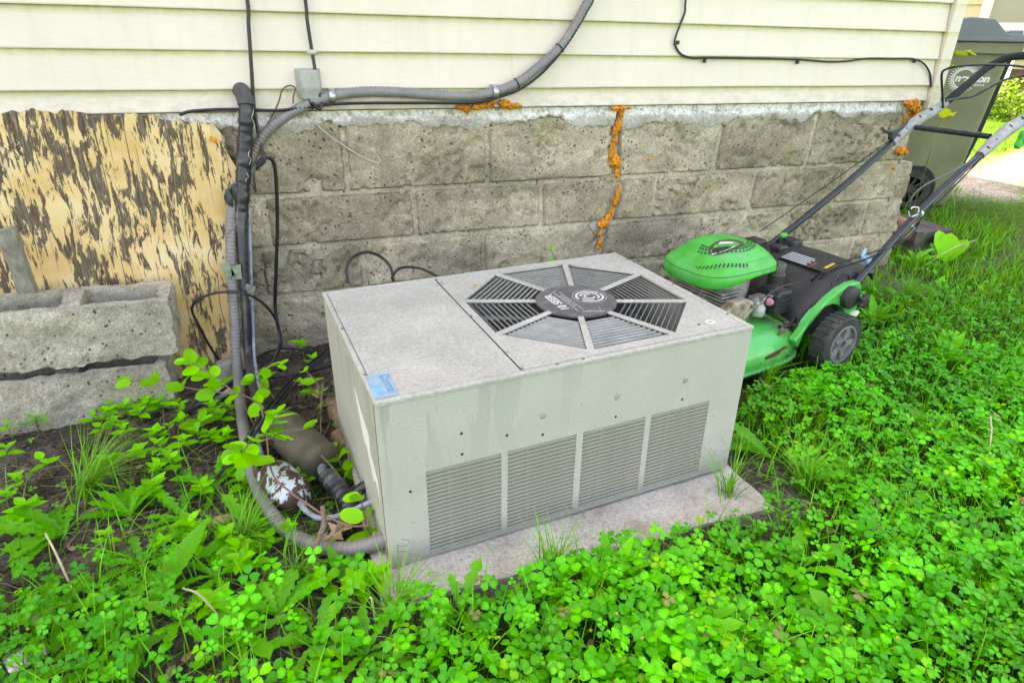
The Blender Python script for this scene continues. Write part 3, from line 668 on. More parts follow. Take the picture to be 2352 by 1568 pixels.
Fb2 = list(Fb)
for k in range(8): Fb2.append(((k + 1) % 8, k, nV + k, nV + (k + 1) % 8))
fpl = link('fan_plate', mkmesh('fan_plate', Vt2, [f[::-1] if i < 8 else f for i, f in enumerate(Fb2)], M['ac_top']), ac)
for f in fpl.data.polygons: pass
# spokes through the octagon corners
for k in range(8):
    an = R(22.5 + 45 * k); d_ = np.array([math.cos(an), math.sin(an)]); q_ = np.array([-d_[1], d_[0]]) * .0085
    a_, b_ = C + d_ * (rd - .004), C + d_ * (Ro + .002)
    pts = [a_ - q_, b_ - q_ * 1.1, b_ + q_ * 1.1, a_ + q_]
    MB().prism([tuple(p) for p in pts], H - .007, H - .0016, 'z').build('spoke', M['ac_top'], ac, bev=.0015)
# slats of the eight fields
nsl = 11
for k in range(8):
    an = R(45 + 45 * k); d_ = np.array([math.cos(an), math.sin(an)]); q_ = np.array([-d_[1], d_[0]])
    rin, rout = rd + .012, Ro * math.cos(R(22.5)) - .004; stp = (rout - rin) / nsl
    # k -> compass: 0 NE,1 N,2 NW,3 W,4 SW,5 S,6 SE,7 E
    sl = {0: 12, 1: 10, 2: 30, 3: 84, 4: 36, 5: 34, 6: 84, 7: 30}[k]
    ca, sa = math.cos(R(sl)), math.sin(R(sl)); wd = stp * {0: 1.0, 1: 1.0, 2: .8, 3: .36, 4: .46, 5: .46, 6: .36, 7: .8}[k]
    for j in range(nsl):
        rr = rin + stp * (j + .5); half = rr * math.tan(R(22.5)) - .0105
        V4 = []
        for tt, ss in ((-1, -1), (1, -1), (1, 1), (-1, 1)):
            rloc = rr + ss * wd / 2 * ca; p = C + d_ * rloc + q_ * tt * half
            V4.append((p[0], p[1], H - .009 - ss * wd / 2 * sa))
        V8 = V4 + [(x - d_[0] * .0012 * sa, y - d_[1] * .0012 * sa, z - .0012) for x, y, z in V4]
        me = mkmesh('slat', V8, [(0, 1, 2, 3), (7, 6, 5, 4), (0, 4, 5, 1), (1, 5, 6, 2), (2, 6, 7, 3), (3, 7, 4, 0)], M['ac_slat'])
        link('slat', me, ac)
disc = MB().lathe([(rd, H - .007), (rd, H - .0006), (rd - .002, H + .0002)], 48, Matrix.Translation((C[0], C[1], 0))); M['disc'] = pm('badge_disc', (.105, .098, .095), .7, .3, 40, c2=(.17, .16, .155), bump=.1)
disc = disc.build('badge_disc', M['disc'], ac)
def text_me(body, size, mat, extr=.0, space=1.0, shear=0, offset=0):
    cu = bpy.data.curves.new('t', 'FONT'); cu.body = body; cu.size = size; cu.align_x = 'CENTER'; cu.align_y = 'CENTER'; cu.space_character = space; cu.shear = shear; cu.extrude = extr; cu.offset = offset
    ob = bpy.data.objects.new('t', cu); col.objects.link(ob); dg = bpy.context.evaluated_depsgraph_get(); me = bpy.data.meshes.new_from_object(ob.evaluated_get(dg))
    bpy.data.objects.remove(ob); me.materials.clear(); me.materials.append(mat); return me
M['print_pale'] = pm('print_pale', (.62, .6, .57), .7, .15, 80, bump=0)
zt = H + .0007
link('lettering', text_me('10 SEER', .036, M['print_pale'], offset=.0012), disc, loc=(.607, .347, zt), rot=(0, 0, R(90)))
link('lettering', text_me('AIR CONDITIONER', .0105, M['print_pale']), disc, loc=(.642, .345, zt), rot=(0, 0, R(90)))
for xx_ in (.632, .6505): MB().box(xx_, xx_ + .0012, .27, .42, zt - .0003, zt).build('rule_line', M['print_pale'], disc)
def ringm(cx, cy, r0, r1, a0=0, a1=360, n=40, z=zt):
    V = []; 
    for i in range(n + 1):
        a = R(a0 + (a1 - a0) * i / n); V += [(cx + r0 * math.cos(a), cy + r0 * math.sin(a), z), (cx + r1 * math.cos(a), cy + r1 * math.sin(a), z)]
    return V, [(2 * i, 2 * i + 1, 2 * i + 3, 2 * i + 2) for i in range(n)]
lg = MB(); lg.add(*ringm(.717, .352, .050, .0512)); lg.add(*ringm(.717, .352, .036, .043, 20, 190)); lg.add(*ringm(.717, .352, .036, .043, 210, 370)); lg.add(*ringm(.717, .352, .024, .030, -60, 150)); lg.add(*ringm(.717, .352, .012, .018, 60, 330)); lg.add(*ringm(.717, .352, .024, .030, 190, 270))
lg.build('logo', M['print_pale'], disc)
# scratches on the disc
for (x0, y0_, x1, y1_) in [(.64, .26, .70, .24), (.60, .40, .655, .44), (.70, .27, .69, .24)]:
    MB().tube([(x0, y0_, zt), (x1, y1_, zt)], .0005, 4).build('scratch', M['print_pale'], disc)
# fan below the grille
for k in range(4):
    a = R(k * 90 + 20); Mr = Matrix.Translation((C[0], C[1], H - .10)) @ Matrix.Rotation(a, 4, 'Z') @ Matrix.Rotation(R(28), 4, 'X')
    MB().prism([(.05, -.04), (.27, -.10), (.285, .05), (.05, .04)], -.001, .001, 'z', Mr).build('fan_blade', M['fan_metal'], ac)
MB().lathe([(.07, H - .19), (.07, H - .075), (.05, H - .07)], 24, Matrix.Translation((C[0], C[1], 0))).build('fan_motor', M['fan_metal'], ac)
for k in range(3):
    a = R(k * 120 + 50); MB().tube([(C[0], C[1], H - .06), (C[0] + .32 * math.cos(a), C[1] + .32 * math.sin(a), H - .03)], .008, 6).build('motor_bracket', M['fan_metal'], ac)
# blue sticker, white spot sticker, screws, dimples, holes, torn label
M['blue_sticker'] = pm('blue_sticker', (.2, .38, .5), .7, .2, 40, c2=(.4, .39, .36), bump=.05)
stk = MB().prism([(.004, .012), (.052, .013), (.057, .127), (.005, .121)], H + .0002, H + .0008, 'z').build('faded_sticker', M['blue_sticker'], ac)
M['blue_ink'] = pm('blue_ink', (.09, .2, .32), .7, .2, 60, bump=0)
link('lettering', text_me('Danna', .03, M['blue_ink']), stk, loc=(.044, .073, H + .0011), rot=(0, 0, R(-89)))
MB().lathe([(.014, H + .0002), (.014, H + .0012)], 20, Matrix.Translation((.924, .063, 0))).build('round_sticker', M['white_print'], ac)
MB().box(.918, .930, .061, .065, H + .0012, H + .0018).build('sticker_mark', M['dark_print'], ac)
for (x, y) in [(.345, .02), (.345, .66), (.343, .35), (1.007, .09), (1.007, .34), (1.007, .6), (.43, .006), (.5, .006), (.006, .4), (.006, .13), (.886, .063), (.8, .62)]:
    MB().lathe([(.004, H - .002), (.004, H + .0016), (.0025, H + .0024)], 8, Matrix.Translation((x, y, 0))).build('screw', M['twig'], ac)
for x, z in [(.394, -.129), (.601, -.124), (.812, -.122)]:
    MB().lathe([(.009, 0), (.006, .0016), (.003, .0022)], 14, Matrix.Translation((x, 0, H + z)) @ Matrix.Rotation(R(90), 4, 'X')).build('dimple', M['ac_slat'], ac, smooth=True)
for x, z in [(.187, -.125), (.187, -.182), (.395, -.183), (.603, -.183), (.811, -.18), (.30, -.16), (.06, -.25)]:
    MB().lathe([(.0035, -.001), (.0035, .0008)], 10, Matrix.Translation((x, 0, H + z)) @ Matrix.Rotation(R(90), 4, 'X')).build('screw_hole', M['dark_inside'], ac)
MB().prism([(.262, .36), (.20, .325), (.12, .305), (.118, .25), (.06, .21), (.055, .16), (.085, .20), (.115, .175), (.16, .24), (.2, .25), (.24, .32)], -.0014, -.0004, 'x').build('torn_label', M['white_print'], ac)
for (y, z) in [(.62, .0), (.08, .0)]: MB().box(.02, .07, y - .02, y + .02, -.02, .0).build('foot', M['black_rubber'], ac)
for (x, z, l_, a) in [(.985, .10, .03, .9), (.96, .07, .02, -.8), (.975, .05, .012, .6), (.03, .06, .03, .5), (.04, .075, .022, .55), (.025, .045, .02, .45), (.06, .12, .012, .2), (.93, .2, .008, 1.2), (.08, .3, .006, .4), (.5, .34, .006, 1.4)]:
    MB().box(-l_ / 2, l_ / 2, -.0004, .0004, -.0005, .0005, Matrix.Translation((x, 0, z)) @ Matrix.Rotation(a, 4, 'Y')).build('scratch', M['fan_metal'], ac)
# little leaf litter on top
def flake(p, s, mat, name, label, cat, rotz=0, tilt=0, group=None):
    V = [(-.5, -.2, 0), (-.1, -.35, .08), (.3, -.2, .0), (.6, .05, .1), (.2, .3, .02), (-.3, .22, .09)]
    o = link(name, mkmesh(name, np.array(V) * s, [(0, 1, 5), (1, 4, 5), (1, 2, 4), (2, 3, 4)], mat), None, tuple(p), (tilt, tilt * .5, rotz)); return tag(o, label, cat, group)
aw = lambda x, y, z: tuple(Matrix.Translation(loc) @ Rm.to_4x4() @ Vector((x, y, z)))
flake(aw(.44, .56, H - .002), .035, M['dry_leaf'], 'dead_leaf', 'curled brown leaf caught in the grille on top of the air conditioner', 'leaf', .6, .5)
flake(aw(.349, .62, H + .004), .018, M['dry_leaf'], 'leaf_scrap', 'tiny brown leaf scrap at the back of the lid seam', 'leaf', 1.2, .4)
flake(aw(.349, .11, H + .003), .014, M['twig'], 'leaf_scrap', 'tiny dark scrap near the front of the lid seam', 'leaf', 2.2, .4)

# ------------------------------------------------------------------ pipes and cables
def cable(name, label, pts, r, mat, cat='cable', k=8, n=8, group=None):
    P = crom(pts, k); o0 = np.array(pts[0]); o = MB().tube(P, r, n).build(name, mat, None, True, origin=o0); return tag(o, label, cat, group)
wy = lambda L, y: [at(u, v, y) for u, v in L]
up = lambda p, *hs: [np.array(p) + np.array([dx, 0, h]) for dx, h in hs]          # carries a run on up the wall
gz = lambda L: [on(u, v, z) for u, v, z in L]
# grey ribbed conduit
P = up(at(1356, -14, -.062), (.05, .95), (.045, .5), (.03, .2)) + wy([(1356, -14), (1342, 20), (1325, 52), (1290, 105), (1245, 148), (1190, 190), (1135, 212), (1080, 221), (1000, 219), (900, 212), (830, 212), (765, 221), (705, 242), (655, 268), (612, 305), (585, 348)], -.062) + \
    [at(562, 395, -.08), at(543, 440, -.10), at(532, 490, -.125), at(530, 560, -.15), at(533, 640, -.175), at(538, 720, -.205), at(541, 790, -.245), at(546, 850, -.30)] + \
    gz([(552, 920, .03), (560, 980, .04), (570, 1040, .045), (585, 1100, .04), (606, 1150, .035), (636, 1195, .03), (680, 1232, .03), (740, 1256, .035), (800, 1260, .05), (850, 1250, .07), (900, 1232, .09)])
Pc = resample(crom(P, 12), .0035)
con = thing('conduit', 'grey ribbed flexible conduit running down the wall to the air conditioner', 'conduit', Pc[-1])
n_ = len(Pc); rad = .0182 + .0016 * (np.arange(n_) % 4 < 2)
MB().tube(Pc - Pc[-1], rad, 14).build('conduit_body', M['conduit'], con, True)
def strap(u, v, y=-.062):
    p = at(u, v, y) - Pc[-1]; p = (Pc - Pc[-1])[np.argmin(np.linalg.norm(Pc - Pc[-1] - p, axis=1))]; m_ = MB(); pr = []
    pts = [p + np.array([0, .034, -.055]), p + np.array([0, .030, -.027]), p + np.array([0, .005, -.026]), p + np.array([0, -.018, -.018]), p + np.array([0, -.0255, 0]), p + np.array([0, -.018, .018]), p + np.array([0, .004, .026]), p + np.array([0, .03, .027])]
    V = []; Fc = []
    for q in crom(pts, 4): V += [q - np.array([.0105, 0, 0]), q + np.array([.0105, 0, 0])]
    Fc = [(2 * i, 2 * i + 1, 2 * i + 3, 2 * i + 2) for i in range(len(V) // 2 - 1)]
    o = m_.add(V, Fc).build('strap', M['galv'], con, True); so = o.modifiers.new('s', 'SOLIDIFY'); so.thickness = .0015
strap(762, 222); strap(1136, 212)
for u, v, yw in [(1187, 192, -.062), (1286, 112, -.062), (712, 238, -.062)]:
    p = at(u, v, yw) - Pc[-1]; i = np.argmin(np.linalg.norm(Pc - Pc[-1] - p, axis=1)); t_ = Pc[i + 3] - Pc[i - 3]
    MB().lathe([(.0215, -.003), (.0225, 0), (.0215, .003)], 16, along(Pc[i] - Pc[-1], Pc[i] - Pc[-1] + t_)).build('cable_tie', M['black_plastic'], con)
# taped refrigerant lines
ls = thing('line_set', 'black taped refrigerant line bundle coming out of the siding and going down', 'pipes', at(560, 210, -.03))
o0 = np.array(ls.location)
Pt = [at(552, 206, -.005), at(556, 212, -.045), at(564, 232, -.075), at(566, 262, -.085), at(563, 320, -.09), at(560, 390, -.1), at(556, 450, -.115), at(553, 500, -.125)]
Pl = resample(crom(Pt, 10), .008); sg = np.linspace(0, 1, len(Pl))
MB().tube(Pl[:int(len(Pl) * .22)] - o0, .029, 16).build('putty_elbow', M['putty'], ls, True)
rr = .0255 + .0025 * np.sin(sg * 46) * (np.sin(sg * 46) > .3) + .0012 * rng.standard_normal(len(sg))
MB().tube(Pl[int(len(Pl) * .2):] - o0, rr[int(len(Pl) * .2):], 16).build('tape_wrap', M['tape'], ls, True)
Pb = [at(553, 495, -.125), at(556, 560, -.15), at(561, 650, -.18), at(566, 740, -.215), at(571, 820, -.27), on(584, 890, .08), on(600, 945, .09), on(612, 985, .07), on(640, 1010, .06)]
MB().tube([p - o0 for p in Pb], [.023, .02, .018, .017, .017, .017, .022, .02, .02], 12, 8).build('insulated_pipe', M['tape'], ls, True)
Pb2 = [at(572, 480, -.10), at(574, 560, -.13), at(577, 650, -.165), at(581, 740, -.205), at(584, 815, -.265), on(590, 860, .08), on(597, 915, .09), on(590, 980, .05), on(600, 1040, .04), on(618, 1085, .055), on(632, 1100, .06)]
MB().tube([p - o0 for p in Pb2], .0065, 8, 8).build('liquid_pipe', M['pipe_blue'], ls, True)
for (u, v, y) in [(540, 440, -.128), (526, 456, -.14)]:
    blob('tape_flap', at(u, v, y) - o0, .015, M['tape'], ls, (1, .5, 1.9), .35, 8)
for (u, v, y) in [(522, 620, -.20), (571, 670, -.20), (543, 625, -.20)]:
    MB().box(-.017, .017, -.001, .001, -.028, .028, Matrix.Translation(Vector(at(u, v, y) - o0)) @ Matrix.Rotation(.3 * (u - 540) / 20, 4, 'Y')).build('silver_tape', M['galv'], ls)
for k, (u0, v0, u1, v1) in enumerate([(545, 255, 530, 290), (580, 250, 583, 300), (572, 345, 575, 380), (550, 440, 562, 470), (569, 395, 566, 420), (552, 520, 549, 555)]):
    y_ = -.125; P_ = [at(u0 + (u1 - u0) * t + 3 * math.sin(t * 9 + k), v0 + (v1 - v0) * t, y_ - .01) - o0 for t in np.linspace(0, 1, 6)]
    MB().tube(P_, [.0006, .0014, .0005, .0012, .0004], 5, 3).build('glue_streak', M['wire_white'], ls)
# accumulator, drier and their pipes
a_, b_ = on(640, 975, .055), on(748, 1072, .035)
acc = thing('suction_accumulator', 'dull olive metal cylinder lying on the soil beside the air conditioner', 'cylinder', a_)
Ml = along((0, 0, 0), b_ - a_); Ln = np.linalg.norm(b_ - a_)
MB().lathe([(.02, 0), (.05, .006), (.062, .02), (.064, .04), (.064, Ln - .035), (.066, Ln - .03), (.066, Ln - .022), (.061, Ln - .014), (.05, Ln - .003), (.02, Ln)], 28, Ml).build('shell', M['olive'], acc, True)
e_ = b_ + np.array([.0, -.022, .002])
MB().tube([np.array(b_) - a_ + [-.01, .012, 0], on(742, 1085, .05) - a_, on(760, 1098, .055) - a_], .014, 12, 6).build('stub_pipe', M['pipe_blue'], acc, True)
Pw = resample(crom([on(750, 1092, .055), on(775, 1120, .06), on(800, 1155, .06), on(815, 1172, .05)], 8), .005)
MB().tube(Pw - a_, .024 + .0025 * np.sin(np.arange(len(Pw)) * 1.1) + .002 * rng.standard_normal(len(Pw)), 14).build('taped_joint', M['tape'], acc, True)
MB().tube([on(800, 1158, .055) - a_, on(815, 1135, .07) - a_, on(835, 1118, .09) - a_, on(870, 1100, .11) - a_], .016, 10, 6).build('suction_pipe', M['tape'], acc, True)
MB().tube([on(806, 1165, .04) - a_, on(812, 1200, .0) - a_, on(790, 1225, -.02) - a_], [.03, .034, .03], 12, 6).build('torn_wrap', M['black_rubber'], acc, True)
a_, b_ = on(618, 1083, .045), on(690, 1152, .04)
dr = thing('filter_drier', 'white and rust brown filter drier canister with flaking paint on the soil', 'canister', a_)
Ml = along((0, 0, 0), b_ - a_); Ln = np.linalg.norm(b_ - a_)
MB().lathe([(.012, -.012), (.026, -.004), (.044, .012), (.052, .035), (.054, .06), (.054, Ln - .045), (.051, Ln - .03), (.040, Ln - .008), (.026, Ln), (.012, Ln + .004)], 28, Ml).build('canister', M['drier'], dr, True)
MB().tube([on(688, 1150, .04) - a_, on(703, 1172, .045) - a_, on(730, 1188, .05) - a_, on(765, 1187, .06) - a_, on(800, 1176, .075) - a_, on(835, 1160, .09) - a_, on(880, 1140, .11) - a_], [.011, .0075, .0075, .0075, .0075, .0075], 10, 8).build('liquid_pipe', M['pipe_blue'], dr, True)
cable('red_wire', 'thin reddish wire sagging over the rusty canister towards the air conditioner', [on(600, 930, .12), on(612, 1000, .11), on(625, 1085, .115), on(668, 1130, .105), on(700, 1152, .09), on(745, 1182, .085), on(800, 1206, .075), on(850, 1206, .09)], .0028, M['wire_pink'], 'wire')

# black cables on the wall
c1 = up(at(565, -20, -.045), (-.03, .9), (-.015, .4)) + [at(565, -20, -.045), at(571, 60, -.05), at(577, 150, -.055), at(583, 240, -.06), at(594, 310, -.07), at(605, 358, -.08)]
cable('cable', 'black cable hanging straight down the siding past the taped pipes to a knot', c1 + [at(606, 372, -.09), at(596, 380, -.11), at(585, 386, -.12)], .0065, M['black_cable'])
cable('cable', 'black cable drooping from the knot straight down the block wall to the ground', [at(588, 388, -.115), at(600, 368, -.085), at(618, 363, -.06), at(630, 380, -.05), at(635, 430, -.045), at(637, 520, -.045), at(634, 620, -.05), at(632, 700, -.06), at(638, 745, -.09), at(645, 790, -.14), on(625, 830, .03), on(600, 850, .01)], .0072, M['black_cable'])
cable('cable_tie', 'black cable tie end poking out below the cable knot', [at(586, 380, -.13), at(583, 405, -.14), at(587, 440, -.13), at(580, 425, -.13)], .004, M['black_plastic'], 'cable tie')
cable('cable', 'black cable coming down from the top edge past the small grey box', up(at(698, -20, -.045), (-.05, .9), (-.03, .4)) + [at(698, -20, -.045), at(706, 50, -.048), at(717, 120, -.05), at(726, 175, -.06), at(735, 225, -.072), at(738, 246, -.08), at(728, 248, -.085), at(716, 236, -.09)], .0062, M['black_cable'])
blob('clear_clip', at(717, 120, -.05), .014, M['wire_white'], None, (1.3, .8, .7), .3, 8); tag(bpy.data.objects[-1] if False else [o for o in col.objects if o.name == 'clear_clip'][0], 'small translucent clip holding the black cable against the siding', 'clip')
cable('cable', 'long black cable strung under the conduit along the bottom of the siding', wy([(412, 264), (440, 256), (500, 252), (560, 252), (640, 254), (700, 247), (760, 240), (850, 237), (1000, 237), (1095, 236), (1150, 222), (1195, 205), (1245, 168), (1290, 118), (1325, 66), (1348, 26), (1366, -16)], -.075) + up(at(1366, -16, -.075), (.03, .25), (.045, .55), (.05, .95)), .0055, M['black_cable'])
cable('cable', 'black cable bending from the top edge and running along a siding lap to the corner', up(at(1577, -16, -.036), (.02, .9), (.01, .4)) + wy([(1577, -16), (1573, 28), (1561, 60), (1550, 92), (1552, 108), (1566, 126), (1592, 134), (1622, 133), (1700, 134), (1830, 137), (1900, 142), (1945, 141), (1990, 135), (2050, 135), (2098, 136), (2122, 147), (2136, 170), (2138, 200)], -.036), .0046, M['black_cable'])
for k, (u, v) in enumerate([(1556, 96), (1618, 138), (1831, 141), (2100, 139)]):
    p = at(u, v, -.03); o = MB().box(-.004, .004, -.012, .006, -.012, .004).build('cable_clip', M['black_plastic'], None, bev=.001); o.location = p
    tag(o, ['first cable clip, at the bend of the right hand cable', 'second cable clip, just right of the bend in the cable', 'third cable clip, midway along the horizontal cable run', 'fourth cable clip, nearest the corner post'][k], 'clip', 'clips of the right hand cable')
cable('cable_loop', 'big loose loop of black cable in front of the plywood edge', [on(512, 838, .02), at(488, 805, -.20), at(455, 745, -.22), at(441, 710, -.22), at(456, 688, -.22), at(500, 672, -.22), at(560, 674, -.24), at(606, 698, -.22), at(637, 742, -.2), at(641, 790, -.22), on(618, 845, .02), on(590, 858, .015)], .0048, M['black_cable'])
bund = [(762, 790, .06), (735, 812, .06), (690, 850, .05), (645, 900, .06), (606, 948, .11), (572, 998, .10), (535, 1050, .05), (505, 1085, .02), (488, 1108, .01)]
for k in range(3):
    cable('cable', ['uppermost black cable of the bundle crossing the conduit near the ground', 'middle black cable of the bundle crossing the conduit near the ground', 'lowest black cable of the bundle crossing the conduit near the ground'][k], gz([(u + k * 7 - 2 * k * (i % 2), v + k * 6 + 4 * math.sin(i * 1.3 + k), z + .006 * (k == 1)) for i, (u, v, z) in enumerate(bund)][:9 - 2 * k]), .0056, M['black_cable'], group='cable bundle beside the air conditioner')
cable('cable', 'thin black cable arching low over the soil towards the air conditioner', gz([(582, 842, .015), (600, 815, .03), (650, 800, .04), (705, 805, .03), (765, 822, .02)]), .005, M['black_cable'])
cable('cable', 'thin black cable lying flat across the soil behind the weeds', gz([(560, 862, .01), (620, 866, .012), (690, 858, .015), (770, 838, .02)]), .005, M['black_cable'])
cable('cable', 'thin black cable curling on the soil just left of the air conditioner', gz([(655, 925, .015), (672, 955, .015), (720, 972, .015), (775, 962, .02), (800, 950, .02)]), .004, M['black_cable'])
cable('cable', 'black cable half buried in soil beside the lower concrete block', gz([(430, 945, .006), (470, 925, .012), (520, 888, .02), (560, 852, .03)]), .006, M['black_cable'])
cable('cable_loop', 'small upright loop of black cable behind the air conditioner', [at(800, 650, -.40), at(796, 620, -.38), at(808, 592, -.36), at(840, 579, -.36), at(872, 588, -.36), at(896, 612, -.38), at(904, 645, -.42)], .0055, M['black_cable'])
cable('cable', 'short black cable hump just right of the loop behind the air conditioner', [at(900, 640, -.45), at(912, 620, -.42), at(935, 613, -.42), at(970, 618, -.45), at(1005, 635, -.5)], .005, M['black_cable'])
cable('brown_wire', 'thin brown wire bowed out from the small grey box', [at(596, 315, -.07), at(622, 272, -.06), at(640, 235, -.06), at(648, 208, -.06), at(664, 197, -.06), at(678, 203, -.06), at(674, 222, -.07), at(673, 238, -.08)], .0028, M['wire_brown'], 'wire')
cable('white_wire', 'thin white wire dangling across the upper left block', [at(708, 258, -.06), at(718, 276, -.04), at(745, 302, -.035), at(790, 335, -.033), at(835, 362, -.033), at(866, 374, -.033), at(873, 370, -.033), at(868, 358, -.033)], .0022, M['wire_white'], 'wire')
cable('brown_wire', 'thin brown wire wandering down the plywood beside the conduit', [at(546, 478, -.17), at(540, 520, -.18), at(510, 545, -.17), at(482, 575, -.16), at(480, 605, -.16), at(500, 640, -.17), at(506, 700, -.18), at(530, 790, -.25), at(556, 870, -.30), on(562, 930, .05), on(590, 985, .05)], .0018, M['wire_pink'], 'wire')
# small grey box
sb = thing('sensor_box', 'small grey weathered box with tapered bottom fixed to the siding', 'box', at(706, 190, -.03))
V = [(-.052, .0, -.062), (.06, .0, -.062), (.062, .0, .058), (-.054, .0, .058), (-.026, -.05, -.066), (.034, -.05, -.066), (.05, -.062, -.018), (-.032, -.062, -.018), (.046, -.05, .05), (-.028, -.05, .05)]
V = [(x * .82, y * .85, z * .86) for x, y, z in V]
ob = link('housing', mkmesh('housing', V, [(0, 1, 5, 4), (4, 5, 6, 7), (7, 6, 8, 9), (3, 9, 8, 2), (0, 4, 7), (0, 7, 9, 3), (1, 6, 5), (1, 2, 8, 6), (0, 3, 2, 1)], M['grey_box']), sb); bevel(ob, .006, 3, 20)
MB().lathe([(.016, -.085), (.018, -.064)], 12, Matrix.Translation((.008, -.026, 0))).build('collar', M['black_rubber'], sb)

# ------------------------------------------------------------------ bits on the ground
def rocky(name, label, cat, p, size, mat, rot=0, group=None, amp=.06, tilt=0):
    n = 6; V = []; Fc = []; ids = {}
    for ax in range(3):
        for sgn in (-1, 1):
            for i in range(n):
                for j in range(n):
                    q = []
                    for (a, b) in ((i, j), (i + 1, j), (i + 1, j + 1), (i, j + 1)):
                        c3 = [0, 0, 0]; c3[ax] = sgn; c3[(ax + 1) % 3] = 2 * a / n - 1; c3[(ax + 2) % 3] = 2 * b / n - 1
                        kx = tuple(round(v, 4) for v in c3)
                        if kx not in ids: ids[kx] = len(V); V.append(kx)
                        q.append(ids[kx])
                    Fc.append(tuple(q if sgn > 0 else q[::-1]))
    V = np.array(V, float); d = 1 + fbm(V[:, 0] * 1.5 + p[0] * 9, V[:, 1] * 1.5 + p[1] * 9, V[:, 2] * 1.5, 3, 4) * amp * 3
    ln = (np.abs(V) ** 6).sum(1) ** (1 / 6); V = V / ln[:, None] * d[:, None] * np.array(size) / 2
    o = link(name, mkmesh(name, V, Fc, mat, True), None, tuple(p), (tilt, tilt * .4, rot)); autosmooth(o, 45); return tag(o, label, cat, group)
p = on(785, 955, .02); rocky('brick', 'old brick wedged under the left side of the air conditioner', 'brick', p, (.07, .2, .065), M['brick'], .15)
p = on(800, 1012, .01); rocky('brick', 'dusty brick end on the soil right beside the unit', 'brick', (p[0], p[1], .01), (.08, .1, .06), M['brick'], .4)
p = on(528, 852, .02); rocky('wood_chunk', 'pale weathered wood chunk behind the foot of the conduit', 'wood', p, (.09, .05, .10), M['grey_wood'], .3)
p = on(500, 905, .0); rocky('stone', 'flat pale stone on the soil left of the conduit', 'stone', p, (.1, .05, .03), M['stone'], .5)
p = on(62, 1505, .01); rocky('glass_scrap', 'pale cloudy scrap among clover in the near left corner', 'scrap', p, (.075, .05, .012), M['galv'], .6, tilt=.3)
p = on(1480, 1285, .02); rocky('stone', 'whitish stone at the front edge of the pad among clover', 'stone', p, (.06, .045, .03), M['paver'], .3)
p = on(1365, 1235, .05) ; rocky('stone', 'small grey chip lying on the front of the pad', 'stone', on(1405, 1262, .05), (.02, .015, .01), M['stone'], .1)
p = on(522, 1190, .008); o = link('wood_chip', mkmesh('wood_chip', [(-.04, -.012, 0), (.035, -.016, .004), (.045, .008, .008), (-.03, .016, .004), (-.04, -.012, -.006), (.035, -.016, -.002), (.045, .008, .002), (-.03, .016, -.002)], [(0, 1, 2, 3), (7, 6, 5, 4), (0, 4, 5, 1), (1, 5, 6, 2), (2, 6, 7, 3), (3, 7, 4, 0)], M['dry_leaf']), None, p, (0, .1, .2)); tag(o, 'flat brown wood chip on the soil by the dandelion rosette', 'wood chip')
p = on(588, 1262, .006); rocky('red_scrap', 'tiny bright red scrap on the soil below the conduit', 'scrap', p, (.012, .008, .006), M['red_print'], .2)
tw = thing('twig', 'brown forked twig standing against the low conduit bend', 'twig', on(722, 1345, .0)); o0 = np.array(tw.location)
MB().tube([on(722, 1345, -.01) - o0, on(720, 1300, .04) - o0, on(730, 1245, .085) - o0, on(744, 1205, .11) - o0, on(741, 1160, .15) - o0], [.006, .006, .0065, .007, .006], 7, 5).build('stem', M['twig'], tw, True)
MB().tube([on(722, 1312, .03) - o0, on(705, 1325, .0) - o0], .003, 6).build('branch', M['twig'], tw); MB().tube([on(733, 1240, .09) - o0, on(752, 1222, .10) - o0], .003, 6).build('branch', M['twig'], tw)
cable('dry_stick', 'thin dry stick slanting from the olive cylinder to the air conditioner', [on(738, 1045, .10), on(765, 1075, .07), on(805, 1125, .06)], .003, M['twig'], 'twig')
cable('dry_stick', 'thin brown stem rising from soil between cables and air conditioner', [on(736, 1010, .02), on(737, 960, .05), on(738, 930, .10), on(742, 880, .14)], .0025, M['stem_brown'], 'twig')
oak = [(-.5, 0), (-.3, .05), (-.22, .22), (-.12, .08), (.0, .1), (.06, .3), (.14, .1), (.26, .1), (.34, .24), (.4, .06), (.56, .0), (.4, -.06), (.3, -.22), (.22, -.08), (.1, -.1), (.02, -.28), (-.06, -.09), (-.2, -.08), (-.28, -.2), (-.33, -.05)]
V = [(x * .12, y * .12, .02 * abs(y) + .012 * math.sin(x * 6)) for x, y in oak]; o = link('oak_leaf', mkmesh('oak_leaf', V + [(0, 0, 0)], [(i, (i + 1) % 20, 20) for i in range(20)], M['dry_leaf']), None, on(768, 1226, .03), (.25, -.1, .55)); tag(o, 'dry tan oak leaf lying inside the conduit bend', 'leaf')
for k, (u, v, l_) in enumerate([(690, 878, 'dry brown leaf on the soil below the black cable bundle'), (725, 905, 'pale crumpled leaf on the soil near the unit'), (1478 - 10, 0, '')][:2]):
    flake(on(u, v, .012), .06, M['dry_leaf'], 'dead_leaf', l_, 'leaf', k * 1.3, .3)
flake(on(1755, 880, .015), .09, M['dry_leaf'], 'dead_leaf', 'tan dry leaf in the grass under the mower deck', 'leaf', .8, .4)

